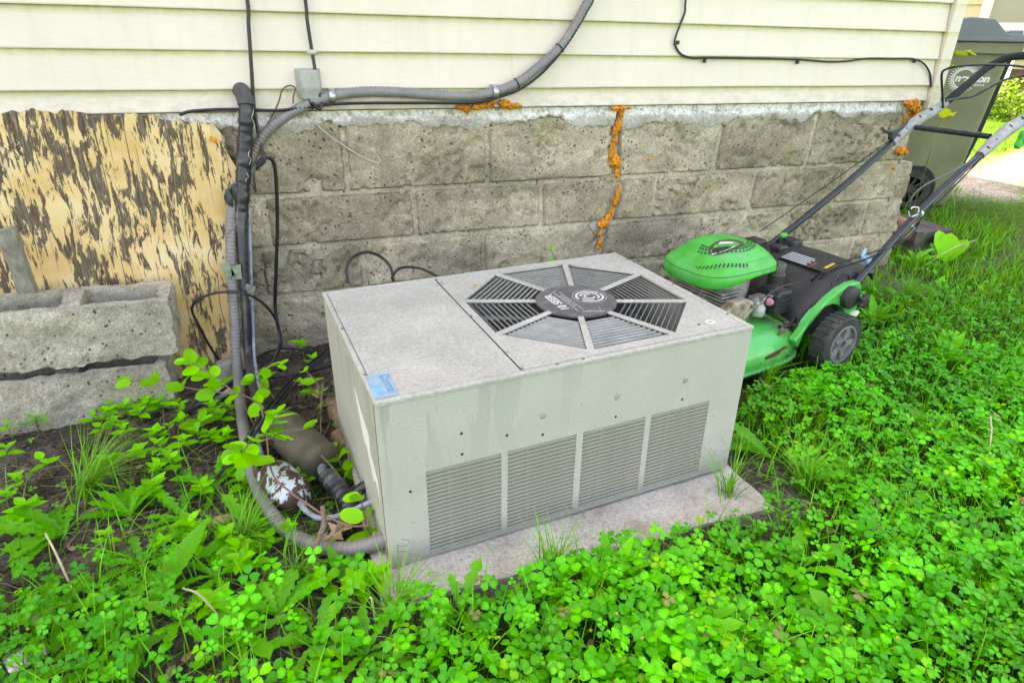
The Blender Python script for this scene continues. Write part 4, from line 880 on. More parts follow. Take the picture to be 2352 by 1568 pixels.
# timber, paver and brick beyond the corner
tb = thing('timber_beam', 'old dark weathered timber beam end lying at the house corner', 'timber', on(2130, 592, .01), (0, 0, R(-6)))
n1, n2, n3 = 22, 26, 14
V = []; Fc = []; ids = {}
def gp(a, b, c):
    kx = (round(a, 4), round(b, 4), round(c, 4))
    if kx not in ids: ids[kx] = len(V); V.append(kx)
    return ids[kx]
lx, ly, lz = .27, .75, .17
for i in range(n1):
    for j in range(n2):
        a0, a1, b0, b1 = -lx / 2 + lx * i / n1, -lx / 2 + lx * (i + 1) / n1, ly * j / n2, ly * (j + 1) / n2; Fc.append((gp(a0, b0, lz), gp(a1, b0, lz), gp(a1, b1, lz), gp(a0, b1, lz)))
    for k in range(n3):
        c0, c1_ = lz * k / n3, lz * (k + 1) / n3; a0, a1 = -lx / 2 + lx * i / n1, -lx / 2 + lx * (i + 1) / n1
        Fc.append((gp(a0, 0, c0), gp(a1, 0, c0), gp(a1, 0, c1_), gp(a0, 0, c1_)))
for j in range(n2):
    for k in range(n3):
        b0, b1, c0, c1_ = ly * j / n2, ly * (j + 1) / n2, lz * k / n3, lz * (k + 1) / n3
        for sg_ in (-1, 1): Fc.append(tuple((gp(sg_ * lx / 2, b0, c0), gp(sg_ * lx / 2, b1, c0), gp(sg_ * lx / 2, b1, c1_), gp(sg_ * lx / 2, b0, c1_))[::sg_]))
V = np.array(V); hole = np.exp(-(((V[:, 0] - .02) / .05) ** 2 + ((V[:, 2] - .07) / .045) ** 2)) * (V[:, 1] < .01) * .07
crk = sum(np.exp(-((V[:, 0] - xx_ - .01 * np.sin(V[:, 1] * 9)) / .006) ** 2) * (V[:, 2] > lz - .001) * .012 for xx_ in (-.07, .03, .09))
nz_ = fbm(V[:, 0] * 30, V[:, 1] * 6, V[:, 2] * 30, 4, 3) * .009
V = V + np.stack([nz_, hole + nz_, nz_ - crk], 1); o = link('beam', mkmesh('beam', V, Fc, M['dark_wood'], True), tb); autosmooth(o, 50)
p = on(2196, 512, .04); rocky('paving_stone', 'flat pinkish paving stone lying behind the timber beam', 'paving stone', p, (.34, .28, .06), M['paver'], -.2, amp=.04)
p = on(2275, 500, .02); rocky('stone', 'grey stone in the grass right of the paving stone', 'stone', p, (.12, .08, .06), M['stone'], -.2)
p = at(2066, 512, .02); rocky('brick', 'reddish brick end set at the foundation corner', 'brick', (3.15, .06, .23), (.09, .2, .12), M['brick'], .05)

# ------------------------------------------------------------------ lawn mower
MO = Vector((1.746, -.933, .012)); MT = R(10.5)
mow = thing('lawn_mower', 'bright green push lawn mower with black handle parked behind the air conditioner', 'lawn mower', MO, (0, 0, MT))
MI = np.array(Matrix.Rotation(-MT, 3, 'Z'))
def mwY(u, v, Yp):
    o_ = MI @ (CAM - np.array(MO)); d_ = MI @ ray(u, v); return o_ + d_ * ((Yp - o_[1]) / d_[1])
def rounded(a, b, n, ex=3.2): return [(a * np.sign(math.cos(t)) * abs(math.cos(t)) ** (2 / ex), b * np.sign(math.sin(t)) * abs(math.sin(t)) ** (2 / ex)) for t in np.linspace(0, 2 * math.pi, n, endpoint=False)]
def shell(cx, cy, rings, n, name, mat, ex=3.2, zf=None, top=True):
    V = []; Fc = []
    for a, b, z in rings:
        for x, y in rounded(a, b, n, ex): V.append((cx + x, cy + y, z if zf is None else zf(x, y, z)))
    for i in range(len(rings) - 1):
        for k in range(n): Fc.append((i * n + k, i * n + (k + 1) % n, (i + 1) * n + (k + 1) % n, (i + 1) * n + k))
    if top: Fc.append(tuple(range((len(rings) - 1) * n, len(rings) * n)))
    return link(name, mkmesh(name, V, Fc, mat, True), mow)
A_, B_ = .34, .285; dcx, dcy = -.385, .345
dk = shell(dcx, dcy, [(A_ + .004, B_ + .004, .03), (A_ + .010, B_ + .010, .034), (A_ + .010, B_ + .010, .04), (A_, B_, .046), (A_ - .004, B_ - .004, .085), (A_ - .018, B_ - .018, .122), (A_ - .045, B_ - .045, .145), (A_ - .09, B_ - .085, .155), (A_ - .14, B_ - .12, .162), (.12, .1, .166)], 72, 'deck', M['deck'], 4.2)
autosmooth(dk, 50)
def wheel(x, y, r, side):
    Mw = Matrix.Translation((x, y, r)) @ Matrix.Rotation(R(90) * side, 4, 'X')
    wm = MB().lathe([(r * .62, -.044), (r * .94, -.044), (r, -.034), (r, .018), (r * .94, .026), (r * .62, .026)], 40, Mw, cap=False).build('wheel', M['tyre'], mow, True)
    tr = MB()
    for k in range(26):
        Mt = Matrix.Translation((x, y, r)) @ Matrix.Rotation(2 * math.pi * k / 26, 4, 'Y')
        tr.box(-.0042, .0042, -.022 - .0, .040, r - .002, r + .0035, Mt)
    tr.build('tread', M['tyre'], wm)
    rim_ = MB().lathe([(r * .70, .0265), (r * .67, .030), (r * .62, .028), (r * .58, .012), (r * .30, .010), (r * .25, .018), (r * .22, .026), (r * .14, .026), (r * .13, -.01)], 36, Mw, cap=False).build('rim', M['wheel_grey'], wm, True)
    sp = MB()
    for k in range(5):
        a = 2 * math.pi * k / 5; sp.box(r * .2, r * .6, -.014, .014, .008, .024, Mw @ Matrix.Rotation(a, 4, 'Z'))
    sp.build('spoke', M['wheel_grey'], wm, bev=.004)
    MB().lathe([(r * .15, .004), (r * .15, .012)], 16, Mw).build('hub_hole', M['dark_inside'], wm)
wheel(-.012, -.02, .116, 1); wheel(0, .70, .116, -1); wheel(-.66, .03, .092, 1); wheel(-.66, .66, .092, -1)
for y in (.03, .60): MB().tube([(0, y - .03, .11), (0, y + .06, .11)], .009, 8).build('axle', M['alu'], mow)
# rear fender plates
arc = [(.138 * math.cos(R(a)), .112 + .138 * math.sin(R(a))) for a in (25, 45, 65, 85, 105, 125, 145, 162)]
fen = [(-.15, .09), (-.18, .128), (-.15, .155), (-.115, .19), (-.07, .237), (-.02, .275), (.04, .303), (.11, .32), (.165, .32), (.185, .30), (.195, .21), (.185, .17)] + arc
for y0, y1 in ((.052, .088), (.60, .636)):
    o = MB().prism(fen, y0, y1, 'y').build('fender', M['deck'], mow); bevel(o, .007, 3, 40)
MB().prism([(.145 * math.cos(R(a)), .112 + .145 * math.sin(R(a))) for a in range(0, 181, 15)], .089, .1, 'y').build('wheel_arch', M['dark_inside'], mow)
# rear chute cover
pf = [(-.085, .155), (-.05, .19), (.0, .235), (.06, .28), (.13, .315), (.21, .335), (.30, .335), (.32, .30)]
V = []; ys_ = [.092, .11, .2, .3, .42, .5, .58]
for y in ys_:
    for x, z in pf: V.append((x, y, z + (.0 if y > .1 else -.012) + .012 * math.sin((y - .09) / .49 * math.pi)))
n = len(pf); Fc = [(i * n + k, (i + 1) * n + k, (i + 1) * n + k + 1, i * n + k + 1) for i in range(len(ys_) - 1) for k in range(n - 1)]
ch = link('chute_cover', mkmesh('chute_cover', V, Fc, M['black_plastic'], True), mow); so = ch.modifiers.new('s', 'SOLIDIFY'); so.thickness = .006; so.offset = -1
Mlab = Matrix.Translation((.155, .31, .342)) @ Matrix.Rotation(R(-11), 4, 'Y')
MB().box(-.055, .05, -.14, .10, 0, .001, Mlab).build('warning_label', M['dark_print'], ch)
for k in range(6): MB().box(-.045 + k * .013, -.041 + k * .013, -.04 + .01 * (k % 2), .09, .001, .0016, Mlab).build('label_line', M['white_print'], ch)
MB().box(-.02, .04, -.13, -.105, .001, .0016, Mlab).build('label_band', M['yellow_print'], ch)
MB().box(-.05, .0, -.06, -.054, .001, .0016, Mlab).build('label_line', M['red_print'], ch)
for (x0, x1, y0, y1, z0, z1) in [(.24, .31, .44, .53, .325, .375), (.06, .13, .50, .58, .31, .385), (.0, .06, .47, .54, .30, .36), (.15, .21, .44, .5, .33, .362)]:
    MB().box(x0, x1, y0, y1, z0, z1).build('hinge_block', M['black_plastic'], mow, bev=.01)
# engine
MB().lathe([(.15, .16), (.155, .185), (.145, .2), (.12, .21), (.125, .33), (.10, .34)], 30, Matrix.Translation((-.29, .385, 0))).build('crankcase', M['alu'], mow, True)
for k in range(7): MB().box(-.42, -.3, .24, .5, .215 + k * .014, .219 + k * .014).build('cooling_fin', M['alu'], mow)
mg = MB().prism([(-.435, .215), (-.44, .255), (-.40, .282), (-.33, .286), (-.295, .27), (-.29, .235), (-.32, .205), (-.39, .2)], .185, .235, 'y').build('muffler_guard', M['alu_beige'], mow, bev=.008)
MB().tube([(-.31, .175, .255), (-.31, .19, .255)], .008, 8).build('bolt', M['twig'], mow)
MB().tube([(-.345, .25, .185), (-.30, .225, .21), (-.262, .215, .24), (-.245, .215, .265)], [.016, .017, .015, .015], 10, 5).build('intake_pipe', M['alu'], mow, True)
MB().box(-.262, -.185, .195, .25, .24, .272).build('carburettor', M['alu'], mow, bev=.008)
MB().lathe([(.012, .185), (.026, .19), (.029, .196), (.029, .226), (.024, .232), (.02, .242)], 20, Matrix.Translation((-.225, .215, 0))).build('float_bowl', M['carb_bowl'], mow, True)
MB().lathe([(.017, 0), (.016, .012), (.011, .022), (.004, .026)], 14, Matrix.Translation((-.2, .196, .252)) @ Matrix.Rotation(R(90), 4, 'X')).build('primer_bulb', M['primer'], mow, True)
MB().lathe([(.022, 0), (.022, .006)], 14, Matrix.Translation((-.2, .199, .252)) @ Matrix.Rotation(R(90), 4, 'X')).build('primer_collar', M['black_plastic'], mow)
for dx, z_ in ((-.27, .262), (-.245, .278), (-.19, .278)): MB().lathe([(.008, 0), (.008, .02), (.005, .026)], 8, Matrix.Translation((dx, .21, z_ - .012)) @ Matrix.Rotation(R(70), 4, 'X')).build('bolt', M['alu'], mow)
ab = MB().prism([(-.178, .205), (-.182, .275), (-.165, .292), (-.095, .288), (-.082, .27), (-.088, .205), (-.10, .192), (-.165, .192)], .165, .27, 'y').build('air_filter_box', M['black_plastic'], mow, bev=.008)
for z_ in (.215, .232, .25): MB().box(-.172, -.09, .1625, .1655, z_, z_ + .006).build('rib', M['black_rubber'], ab, bev=.002)
MB().lathe([(.05, 0), (.05, .012)], 24, Matrix.Translation((-.185, .22, .243)) @ Matrix.Rotation(R(90), 4, 'Y')).build('filter_plate', M['black_rubber'], mow)
MB().tube([(-.09, .14, .175), (-.115, .13, .165), (-.16, .115, .165), (-.2, .12, .168)], .009, 8, 6).build('fuel_hose', M['black_rubber'], mow, True)
MB().lathe([(.034, .17), (.034, .30), (.036, .305), (.036, .312), (.033, .315), (.033, .352), (.028, .36)], 24, Matrix.Translation((-.035, .30, 0))).build('oil_filler', pm('filler_olive', (.085, .08, .062), .45, .2, 20), mow, True)
# cowl
ccx, ccy, ca_, cb_ = -.285, .395, .205, .18
prof = [(1.0, .350), (1.02, .354), (1.022, .368), (1.0, .384), (.965, .395), (.915, .406), (.85, .419), (.77, .433), (.67, .447), (.54, .459), (.38, .467), (.2, .471), (.03, .472)]
def czf(x, y, z):
    k = sstep(.39, .43, z); nx_ = np.clip(-x / ca_, 0, 1.1); return z - k * .045 * nx_ ** 2 - .012 * (1 - k) * nx_ ** 2 + (.014 * math.sin((x / ca_) * 2.6 + .7) if z < .36 else 0)
cw = shell(ccx, ccy, [(ca_ * s_, cb_ * s_, z) for s_, z in prof], 72, 'engine_cowl', M['green_plastic'], 3.3, czf)
autosmooth(cw, 60)
for s_, z_ in ((1.001, .384), (.852, .4195)):
    MB().tube([(ccx + x, ccy + y, czf(x, y, z_)) for x, y in rounded(ca_ * s_, cb_ * s_, 72, 3.3)] + [(ccx + ca_ * s_, ccy, czf(ca_ * s_, 0, z_))], .0011, 5).build('moulding_seam', M['deck'] if s_ < 1 else M['dark_inside'], cw)
for x, y in ((-.12, .14), (-.42, .12), (-.12, .5), (-.2, .105)): MB().lathe([(.011, .15), (.011, .163), (.007, .168)], 6, Matrix.Translation((x, y, 0))).build('deck_bolt', M['twig'], dk)
def dome(x, y, lift=.0026):
    ex = 3.3; rho = ((abs(x) / ca_) ** ex + (abs(y) / cb_) ** ex) ** (1 / ex)
    z = np.interp(rho, [p[0] for p in prof[5:]][::-1], [p[1] for p in prof[5:]][::-1]); return (ccx + x, ccy + y, czf(x, y, z) + lift)
vh = MB()
def dots(pts, r):
    for x, y in pts:
        ring_ = [dome(x + r * math.cos(k * math.pi / 3), y + r * .8 * math.sin(k * math.pi / 3)) for k in range(6)]; vh.add(ring_, [tuple(range(6))])
dots([(rr_ * ca_ * math.cos(R(a)), rr_ * cb_ * math.sin(R(a))) for i, rr_ in enumerate((.50, .57, .64)) for a in np.arange(170 + 4 * i, 400, 8)], .0055)
dots([(rr_ * ca_ * math.cos(R(a)), rr_ * cb_ * math.sin(R(a))) for i, rr_ in enumerate((.905, .94)) for a in np.arange(195 + 4 * i, 262, 5)], .0045)
o = vh.build('vent_holes', M['dark_inside'], cw); tag(o, kind='stuff')
bp = [(.085 * math.cos(t) * (1 + .15 * math.cos(t)), .042 * math.sin(t)) for t in np.linspace(0, 2 * math.pi, 24, endpoint=False)]
def badge(pts, lift, mat, name):
    V = [dome(-.055 + x * .95 + y * .2, -.055 + y - x * .1, lift) for x, y in pts]; n_b = len(V); c_b = tuple(np.mean(V, 0) + np.array([0, 0, .0012])); return MB().add(V + [c_b], [(i, (i + 1) % n_b, n_b) for i in range(n_b)]).build(name, mat, cw)
M['badge_brown'] = pm('badge_brown', (.09, .06, .05), .35, .15, 30, bump=0)
badge(bp, .0036, M['badge_brown'], 'badge_plate')
badge([(-.07, -.01), (-.02, -.032), (.03, -.026), (-.02, -.008), (-.04, .018)], .0046, M['dark_print'], 'badge_mark')
badge([(-.05, .01), (.0, -.012), (.03, -.014), (-.03, .022)], .0052, M['green_plastic'], 'badge_stripe')
badge([(-.02, .018), (.035, -.008), (.05, .0), (.0, .026)], .0052, M['white_print'], 'badge_stripe')
badge([(-.072, -.014), (-.02, -.036), (.032, -.03), (.03, -.026), (-.02, -.031), (-.07, -.010)], .0054, M['white_print'], 'badge_stripe')
# sticker on the skirt
def skirt(ph, z, lift=.0012):
    ex = 3.3; x = (ca_ * 1.022 + lift) * np.sign(math.cos(ph)) * abs(math.cos(ph)) ** (2 / ex); y = (cb_ * 1.022 + lift) * np.sign(math.sin(ph)) * abs(math.sin(ph)) ** (2 / ex); return (ccx + x, ccy + y, z)
def stick(p0, p1, z0, z1, lift, mat, name, par):
    n_s = 6; V = []
    for i in range(n_s + 1):
        ph = p0 + (p1 - p0) * i / n_s; V += [skirt(ph, z0, lift), skirt(ph, z1, lift)]
    return MB().add(V, [(2 * i, 2 * i + 2, 2 * i + 3, 2 * i + 1) for i in range(n_s)]).build(name, mat, par)
a0_, a1_ = R(303), R(327); lab = stick(a0_, a1_, .358, .378, .0012, M['dark_print'], 'caution_sticker', cw)
for z_ in (.361, .3655, .370): stick(a0_ + R(7), a1_ - R(1), z_, z_ + .0022, .0018, M['dry_leaf'], 'sticker_line', cw)
stick(a0_ + R(2), a0_ + R(6), .363, .375, .0018, M['white_print'], 'sticker_symbol', cw)
M['rust'] = pm('rust', (.12, .04, .018), .8, .4, 60, bump=.3)
for pts in ([(-.33, .088), (-.29, .094), (-.25, .099), (-.2, .104), (-.245, .095), (-.25, .085), (-.285, .080), (-.325, .078)], [(-.16, .126), (-.145, .128), (-.15, .121)], [(-.2, .06), (-.18, .064), (-.19, .056)]):
    MB().prism(pts, .0605, .075, 'y').build('rust_patch', M['rust'], dk)
# handle
def tubep(name, P, r, mat, par=None, n=10, k=6, sm=True): return MB().tube(P, r, n, k if len(P) > 2 else 0).build(name, mat, par or mow, sm)
for y in (.10, .50):
    tubep('handle_tube', [(.09, .045 if y < .3 else .64, .258), (.16, .07 if y < .3 else .56, .302), (.56, y, .56), (1.0, y, .815)], .0155, M['black_paint'])
    yy_ = .012 if y < .3 else .675
    Mp = Matrix.Translation((.10, .040 if y < .3 else .648, .268)) @ Matrix.Rotation(R(90), 4, 'X')
    MB().lathe([(.046, -.014), (.048, 0), (.046, .014), (.03, .02)], 24, Mp).build('pivot_disc', M['black_plastic'], mow, True)
    kn = MB(); pts = [((.026 + .006 * math.cos(5 * t)) * math.cos(t), (.026 + .006 * math.cos(5 * t)) * math.sin(t)) for t in np.linspace(0, 2 * math.pi, 30, endpoint=False)]
    kn.prism([(p_ + .148, q_ + .252) for p_, q_ in pts], yy_ - .014, yy_ + .008, 'y').build('knob', M['black_plastic'], mow, bev=.004)
    cl = MB().tube([(.915, y, .765), (1.0, y, .818), (1.10, y, .868), (1.20, y, .90), (1.29, y, .935)], [.021, .025, .028, .026, .021], 10, 5).build('clamp_casting', M['clamp_grey'], mow, True)
    for (x_, z_) in ((.94, .795), (.99, .826), (1.08, .878), (1.16, .908)):
        MB().lathe([(.009, 0), (.008, .003)], 10, Matrix.Translation((x_, y - .012, z_ + .004)) @ Matrix.Rotation(R(35), 4, 'X')).build('recess', M['dark_inside'], cl)
tubep('cross_bar', [(1.03, .47, .835), (1.02, .13, .835)], .013, M['black_paint'])
tubep('grip', [(1.27, .5, .925), (1.45, .5, 1.02), (1.6, .5, 1.10), (1.68, .46, 1.145), (1.71, .38, 1.16), (1.71, .22, 1.16), (1.68, .14, 1.145), (1.6, .10, 1.10), (1.45, .10, 1.02), (1.27, .10, .925)], .019, M['foam_grip'], k=8)
tubep('bail_bar', [mwY(2166, 248, .47), mwY(2164, 205, .47), mwY(2163, 172, .46), mwY(2172, 160, .44), mwY(2205, 152, .38), mwY(2270, 149, .30), mwY(2360, 156, .18), mwY(2440, 190, .12)], .0055, M['black_paint'])
tubep('bail_bar', [mwY(2172, 232, .47), mwY(2205, 226, .45), mwY(2236, 221, .42), mwY(2268, 204, .38), mwY(2310, 183, .33), mwY(2360, 171, .26)], .0055, M['black_paint'])
tubep('rope_hook', [mwY(2027, 293, .5), mwY(2032, 301, .5), mwY(2050, 304, .5), mwY(2068, 296, .5), mwY(2085, 280, .5)], [.003, .008, .009, .008, .004], M['black_plastic'])
MB().lathe([(.022, -.01), (.024, 0), (.022, .01), (.01, .012)], 14, Matrix.Translation(Vector(mwY(2050, 312, .5))) @ Matrix.Rotation(R(90), 4, 'X')).build('rope_guide', M['black_plastic'], mow)
tubep('starter_rope', [mwY(2045, 322, .47), mwY(1900, 425, .47), mwY(1745, 532, .47)], .0022, M['foam_grip'], k=3, n=5)
def knobg(c_, r, name='green_knob'):
    V = blob(name, c_, r, M['green_plastic'], mow, (1.3, .8, .8), .1, 10); return V
knobg(mwY(1800, 540, .48), .017); MB().tube([tuple(mwY(1803, 552, .5)), tuple(mwY(1800, 540, .48))], .008, 8).build('knob_stem', M['black_plastic'], mow)
pts = [((.034 + .010 * math.cos(3 * t + .6)) * math.cos(t), (.034 + .010 * math.cos(3 * t + .6)) * math.sin(t)) for t in np.linspace(0, 2 * math.pi, 30, endpoint=False)]
ck = mwY(2348, 322, .055); MB().prism([(ck[0] + p_, ck[2] + q_) for p_, q_ in pts], .045, .068, 'y').build('green_knob', M['green_plastic'], mow, bev=.005)
MB().tube([(ck[0], .035, ck[2]), (ck[0], .05, ck[2])], .01, 10).build('knob_bolt', M['twig'], mow)
blob('height_lever', (.085, -.0, .212), .022, pm('pale_lever', (.42, .5, .3), .6, .1, 30), mow, (1.4, .7, .6), .1, 10, -.3)
MB().box(.03, .08, .0, .02, .175, .198).build('lever_stem', bpy.data.materials['pale_lever'], mow, bev=.004)
def tie(u, v, mat, name='cable_tie', wd=.006):
    c_ = mwY(u, v, .10); d_ = np.array([.85, 0, .515]); MB().lathe([(.018, -wd), (.0192, 0), (.018, wd)], 16, along(c_, c_ + d_)).build(name, mat, mow)
tie(1988, 597, M['tie_blue'], wd=.012); tie(2092, 524, M['tie_white']); tie(2111, 489, M['tie_white'])
c_ = mwY(1984, 582, .085); blob('tie_tail', c_, .012, M['tie_blue'], mow, (1, .6, 1.6), .2, 8, .4)
MB().tube([mwY(2108, 492, .08), mwY(2092, 498, .08), mwY(2088, 486, .08), mwY(2097, 476, .08), mwY(2110, 478, .08), mwY(2109, 488, .08)], .0028, 6, 6).build('tie_loop', M['tie_white'], mow, True)
tubep('control_cable', [mwY(1862, 648, .2), mwY(1885, 628, .16), mwY(1930, 603, .12), mwY(1985, 586, .085), mwY(2040, 565, .08), mwY(2085, 535, .08), mwY(2130, 490, .085), mwY(2200, 420, .085), mwY(2262, 355, .085), mwY(2285, 325, .1)], .0036, M['black_cable'], n=6)
tubep('control_cable', [mwY(1865, 652, .2), mwY(1900, 628, .16), mwY(1950, 608, .11), mwY(1992, 594, .08), mwY(2050, 566, .075), mwY(2092, 540, .07), mwY(2112, 512, .075)], .0036, M['black_cable'], n=6)
tubep('control_cable', [mwY(2092, 500, .08), mwY(2090, 470, .075), mwY(2098, 448, .075), mwY(2125, 425, .075), mwY(2170, 402, .075), mwY(2215, 378, .08), mwY(2240, 362, .085)], .004, pm('grey_cable', (.07, .075, .07), .5, .2, 20, bump=0), n=6)
tubep('control_cable', [mwY(1745, 690, .16), mwY(1790, 660, .18), mwY(1840, 648, .19), mwY(1870, 640, .19)], .003, M['black_cable'], n=6)
tubep('control_cable', [(.05, .1, .31), (.12, .12, .34), (.16, .1, .33), (.14, .085, .31)], .0035, M['black_cable'], n=6)
# grass clippings and rust flakes on the deck
cl_ = MB()
for k in range(110):
    x, y = -.10 - .12 * rnd.random(), .11 + .09 * rnd.random(); z = .158 + .006 * rnd.random(); a = rnd.random() * 6.3; l_ = .004 + .008 * rnd.random()
    cl_.add([(x, y, z), (x + l_ * math.cos(a), y + l_ * math.sin(a), z + .003), (x + l_ * .6 * math.cos(a + .9), y + l_ * .6 * math.sin(a + .9), z + .005)], [(0, 1, 2)])
tag(cl_.build('clippings', M['twig'], mow), kind='stuff')

# ------------------------------------------------------------------ wheeled bin
bz = .13
bb = on(2172, 478, bz)
BR = R(-38)
bn = thing('wheeled_bin', 'olive green wheeled rubbish bin with grey lid behind the house corner', 'bin', (bb[0], bb[1], bz), (0, 0, BR))
# local: x to the right along the printed side, y away; right lower edge of the side at the origin
w0, w1, dep, hb = .36, .70, .56, 1.08          # side width at foot and lip, other width, body height
lean = .10                                        # the front edge leans outwards
def sec(t): x1 = lean * t; return [(x1 - (w0 + (w1 - w0) * t), 0 - .03 * t), (x1, -.03 * t), (x1, dep + .03 * t), (x1 - (w0 + (w1 - w0) * t), dep + .03 * t)]
V = []; Fc = []
lv = [0, .03, .3, .6, .9, 1.0]
for t in lv: V += [(x, y, hb * t) for x, y in sec(t)]
for i in range(len(lv) - 1):
    for k in range(4): Fc.append((i * 4 + k, i * 4 + (k + 1) % 4, (i + 1) * 4 + (k + 1) % 4, (i + 1) * 4 + k))
Fc.append((3, 2, 1, 0)); body = link('body', mkmesh('body', V, Fc, M['bin_green']), bn); bevel(body, .03, 3, 30)
q = sec(1.0); MB().prism([(q[0][0] - .03, q[0][1] - .03), (q[1][0] + .045, q[1][1] - .03), (q[2][0] + .045, q[2][1] + .03), (q[3][0] - .03, q[3][1] + .03)], hb - .045, hb + .03, 'z').build('rim', M['bin_green'], bn, bev=.008)
L0, L1 = q[0][0] - .04, q[1][0] + .05
lid = MB().prism([(L0, hb + .032), (L1 - .02, hb + .032), (L1 - .02, hb + .07), (L1 - .13, hb + .082), (L1 - .22, hb + .165), (L1 - .36, hb + .175), (L0 + .1, hb + .10), (L0, hb + .08)], -.075, dep + .075, 'y').build('lid', M['bin_lid'], bn, bev=.008)
MB().box(L0, L1 + .01, -.085, dep + .085, hb + .03, hb + .058).build('lid_rim', M['bin_lid'], lid, bev=.006)
MB().box(L1 - .11, L1 - .03, -.05, dep + .05, hb + .058, hb + .10).build('lid_grip', M['bin_lid'], lid, bev=.01)
MB().prism([(lean * .15 - .02, hb * .06), (lean * .97, hb * .96), (lean * .97 + .03, hb * .96), (lean * .55 + .025, hb * .5)], .02, dep - .02, 'y').build('front_recess', M['dark_inside'], bn)
for y in (-.035, dep + .035):
    Mw = Matrix.Translation((-w0 + .075, y, .125)) @ Matrix.Rotation(R(90), 4, 'X')
    wl = MB().lathe([(.09, -.03), (.13, -.03), (.135, -.02), (.135, .02), (.13, .03), (.09, .03)], 32, Mw, cap=False).build('wheel', M['tyre'], bn, True)
    for k in range(10): MB().box(.02, .095, -.008, .008, -.01, .02, Mw @ Matrix.Rotation(k * math.pi / 5, 4, 'Z')).build('spoke', M['black_plastic'], wl)
    MB().lathe([(.025, -.03), (.025, .03)], 14, Mw).build('hub', M['black_plastic'], wl)
MB().tube([(-w0 + .075, -.03, .125), (-w0 + .075, dep + .03, .125)], .012, 8).build('axle', M['galv'], bn)
MB().lathe([(.165, -.005), (.165, .008)], 28, Matrix.Translation((-w0 + .085, .0, .135)) @ Matrix.Rotation(R(90), 4, 'X')).build('wheel_arch', M['dark_inside'], bn)
tilt = math.atan2(-.03, hb)
def onside(x, z): return (x, -.03 * z / hb - .0025, z)
# gear emblem and wording
BM = np.array(Matrix.Rotation(-BR, 3, 'Z'))
def sidept(u, v):
    o_ = BM @ (CAM - np.array(bn.location)); d_ = BM @ ray(u, v); nn_ = np.array([0, hb, .03]); t_ = -(o_ @ nn_) / (d_ @ nn_); return o_ + d_ * t_
gc, tc = sidept(2213, 181), sidept(2233, 181); gx_, gzc = gc[0], gc[2]; E_ = MB(); K = .62
for k in range(26):
    a = R(40 + k * 11)
    pts = [(gx_ + K * r_ * math.cos(a + da), gzc + K * r_ * math.sin(a + da)) for r_, da in ((.118, -.035), (.146, -.03), (.146, .03), (.118, .035))]
    E_.add([onside(*p_) for p_ in pts], [(0, 1, 2, 3)])
    pts = [(gx_ + K * r_ * math.cos(a + da), gzc + K * r_ * math.sin(a + da)) for r_, da in ((.105, -.02), (.114, .02), (.114, .05), (.105, .02))]; E_.add([onside(*p_) for p_ in pts], [(0, 1, 2, 3)])
for r0_, r1_ in ((.09, .106), (.112, .12)):
    V, Fc = ringm(gx_, gzc, r0_ * K, r1_ * K, 38, 330, 50); E_.add([onside(x, y) for x, y, z in V], Fc)
E_.build('gear_emblem', M['white_print'], body)
link('lettering', text_me('newton', .066, M['white_print'], offset=.003, shear=.15), body, loc=onside(tc[0], tc[2]), rot=(R(90) + tilt, 0, 0))
link('lettering', text_me('K A N S A S', .018, M['white_print'], offset=.001), body, loc=onside(tc[0] + .035, tc[2] - .04), rot=(R(90) + tilt, 0, 0))

# ------------------------------------------------------------------ neighbouring house
NB = Vector((11.5, 5.2, .30)); NR = R(-52)
nb = thing('neighbour_house', 'sunlit tan neighbouring house with white trimmed window across the yard', 'house', NB, (0, 0, NR))
nl, nr = -4, 5
MB().box(nl, nr, .02, 6, .55, 5.5).build('wall', M['neigh_wall'], nb)
for k in range(16): MB().prism([(-.01, .75 + .2 * k), (.012, .95 + .2 * k), (.02, .95 + .2 * k), (.02, .75 + .2 * k)], nl, nr, 'x').build('siding_board', M['neigh_wall'], nb)
MB().box(nl - .05, nr + .05, -.07, .02, .98, 1.10).build('ledge', M['white_trim'], nb)
MB().box(nl, nr, .0, .04, -.3, .6).build('crawl_skirt', M['lattice'], nb)
for k in range(20): MB().box(nl + .45 * k, nl + .45 * k + .06, -.02, .0, -.3, .6).build('skirt_board', M['lattice'], nb)
wn = MB(); wx0, wx1, wz0, wz1 = -.72, .2, 1.22, 2.6
for a in ((wx0 - .1, wx0, wz0 - .1, wz1 + .1), (wx1, wx1 + .1, wz0 - .1, wz1 + .1)): wn.box(a[0], a[1], -.05, .01, a[2], a[3])
wn.box(wx0, wx1, -.05, .01, wz1, wz1 + .1); wn.box(wx0, wx1, -.06, .01, wz0 - .1, wz0); wo = wn.build('window', M['white_trim'], nb)
MB().box(wx0, wx1, -.02, -.012, wz0, wz1).build('pane', M['glass'], wo)
MB().box(wx0, wx0 + .05, -.035, -.02, wz0, wz1).build('sash', M['white_trim'], wo); MB().box(wx1 - .05, wx1, -.035, -.02, wz0, wz1).build('sash', M['white_trim'], wo); MB().box(wx0 + .05, wx1 - .05, -.035, -.02, wz0, wz0 + .06).build('sash', M['white_trim'], wo)
MB().prism([(-.4, 5.4), (3, 7.2), (6.4, 5.4), (6.4, 5.5), (3, 7.4), (-.4, 5.5)], nl - .3, nr + .3, 'x').build('roof', M['roof'], nb)
po = on(2302, 205, .28); pt = at(2330, 128, po[1]); 
p2 = on(2300, 208, .3); d_ = ray(2300, 208)
pA = CAM + ray(2300, 208) * 10.2; pB = CAM + ray(2331, 120) * 10.2
o = MB().tube([pA + np.array([0, 0, -.05]), pB + np.array([0, 0, .15])], .045, 4).build('white_post', M['white_trim'], None, origin=pA); tag(o, 'slanting white post by the steps of the neighbouring house', 'post')

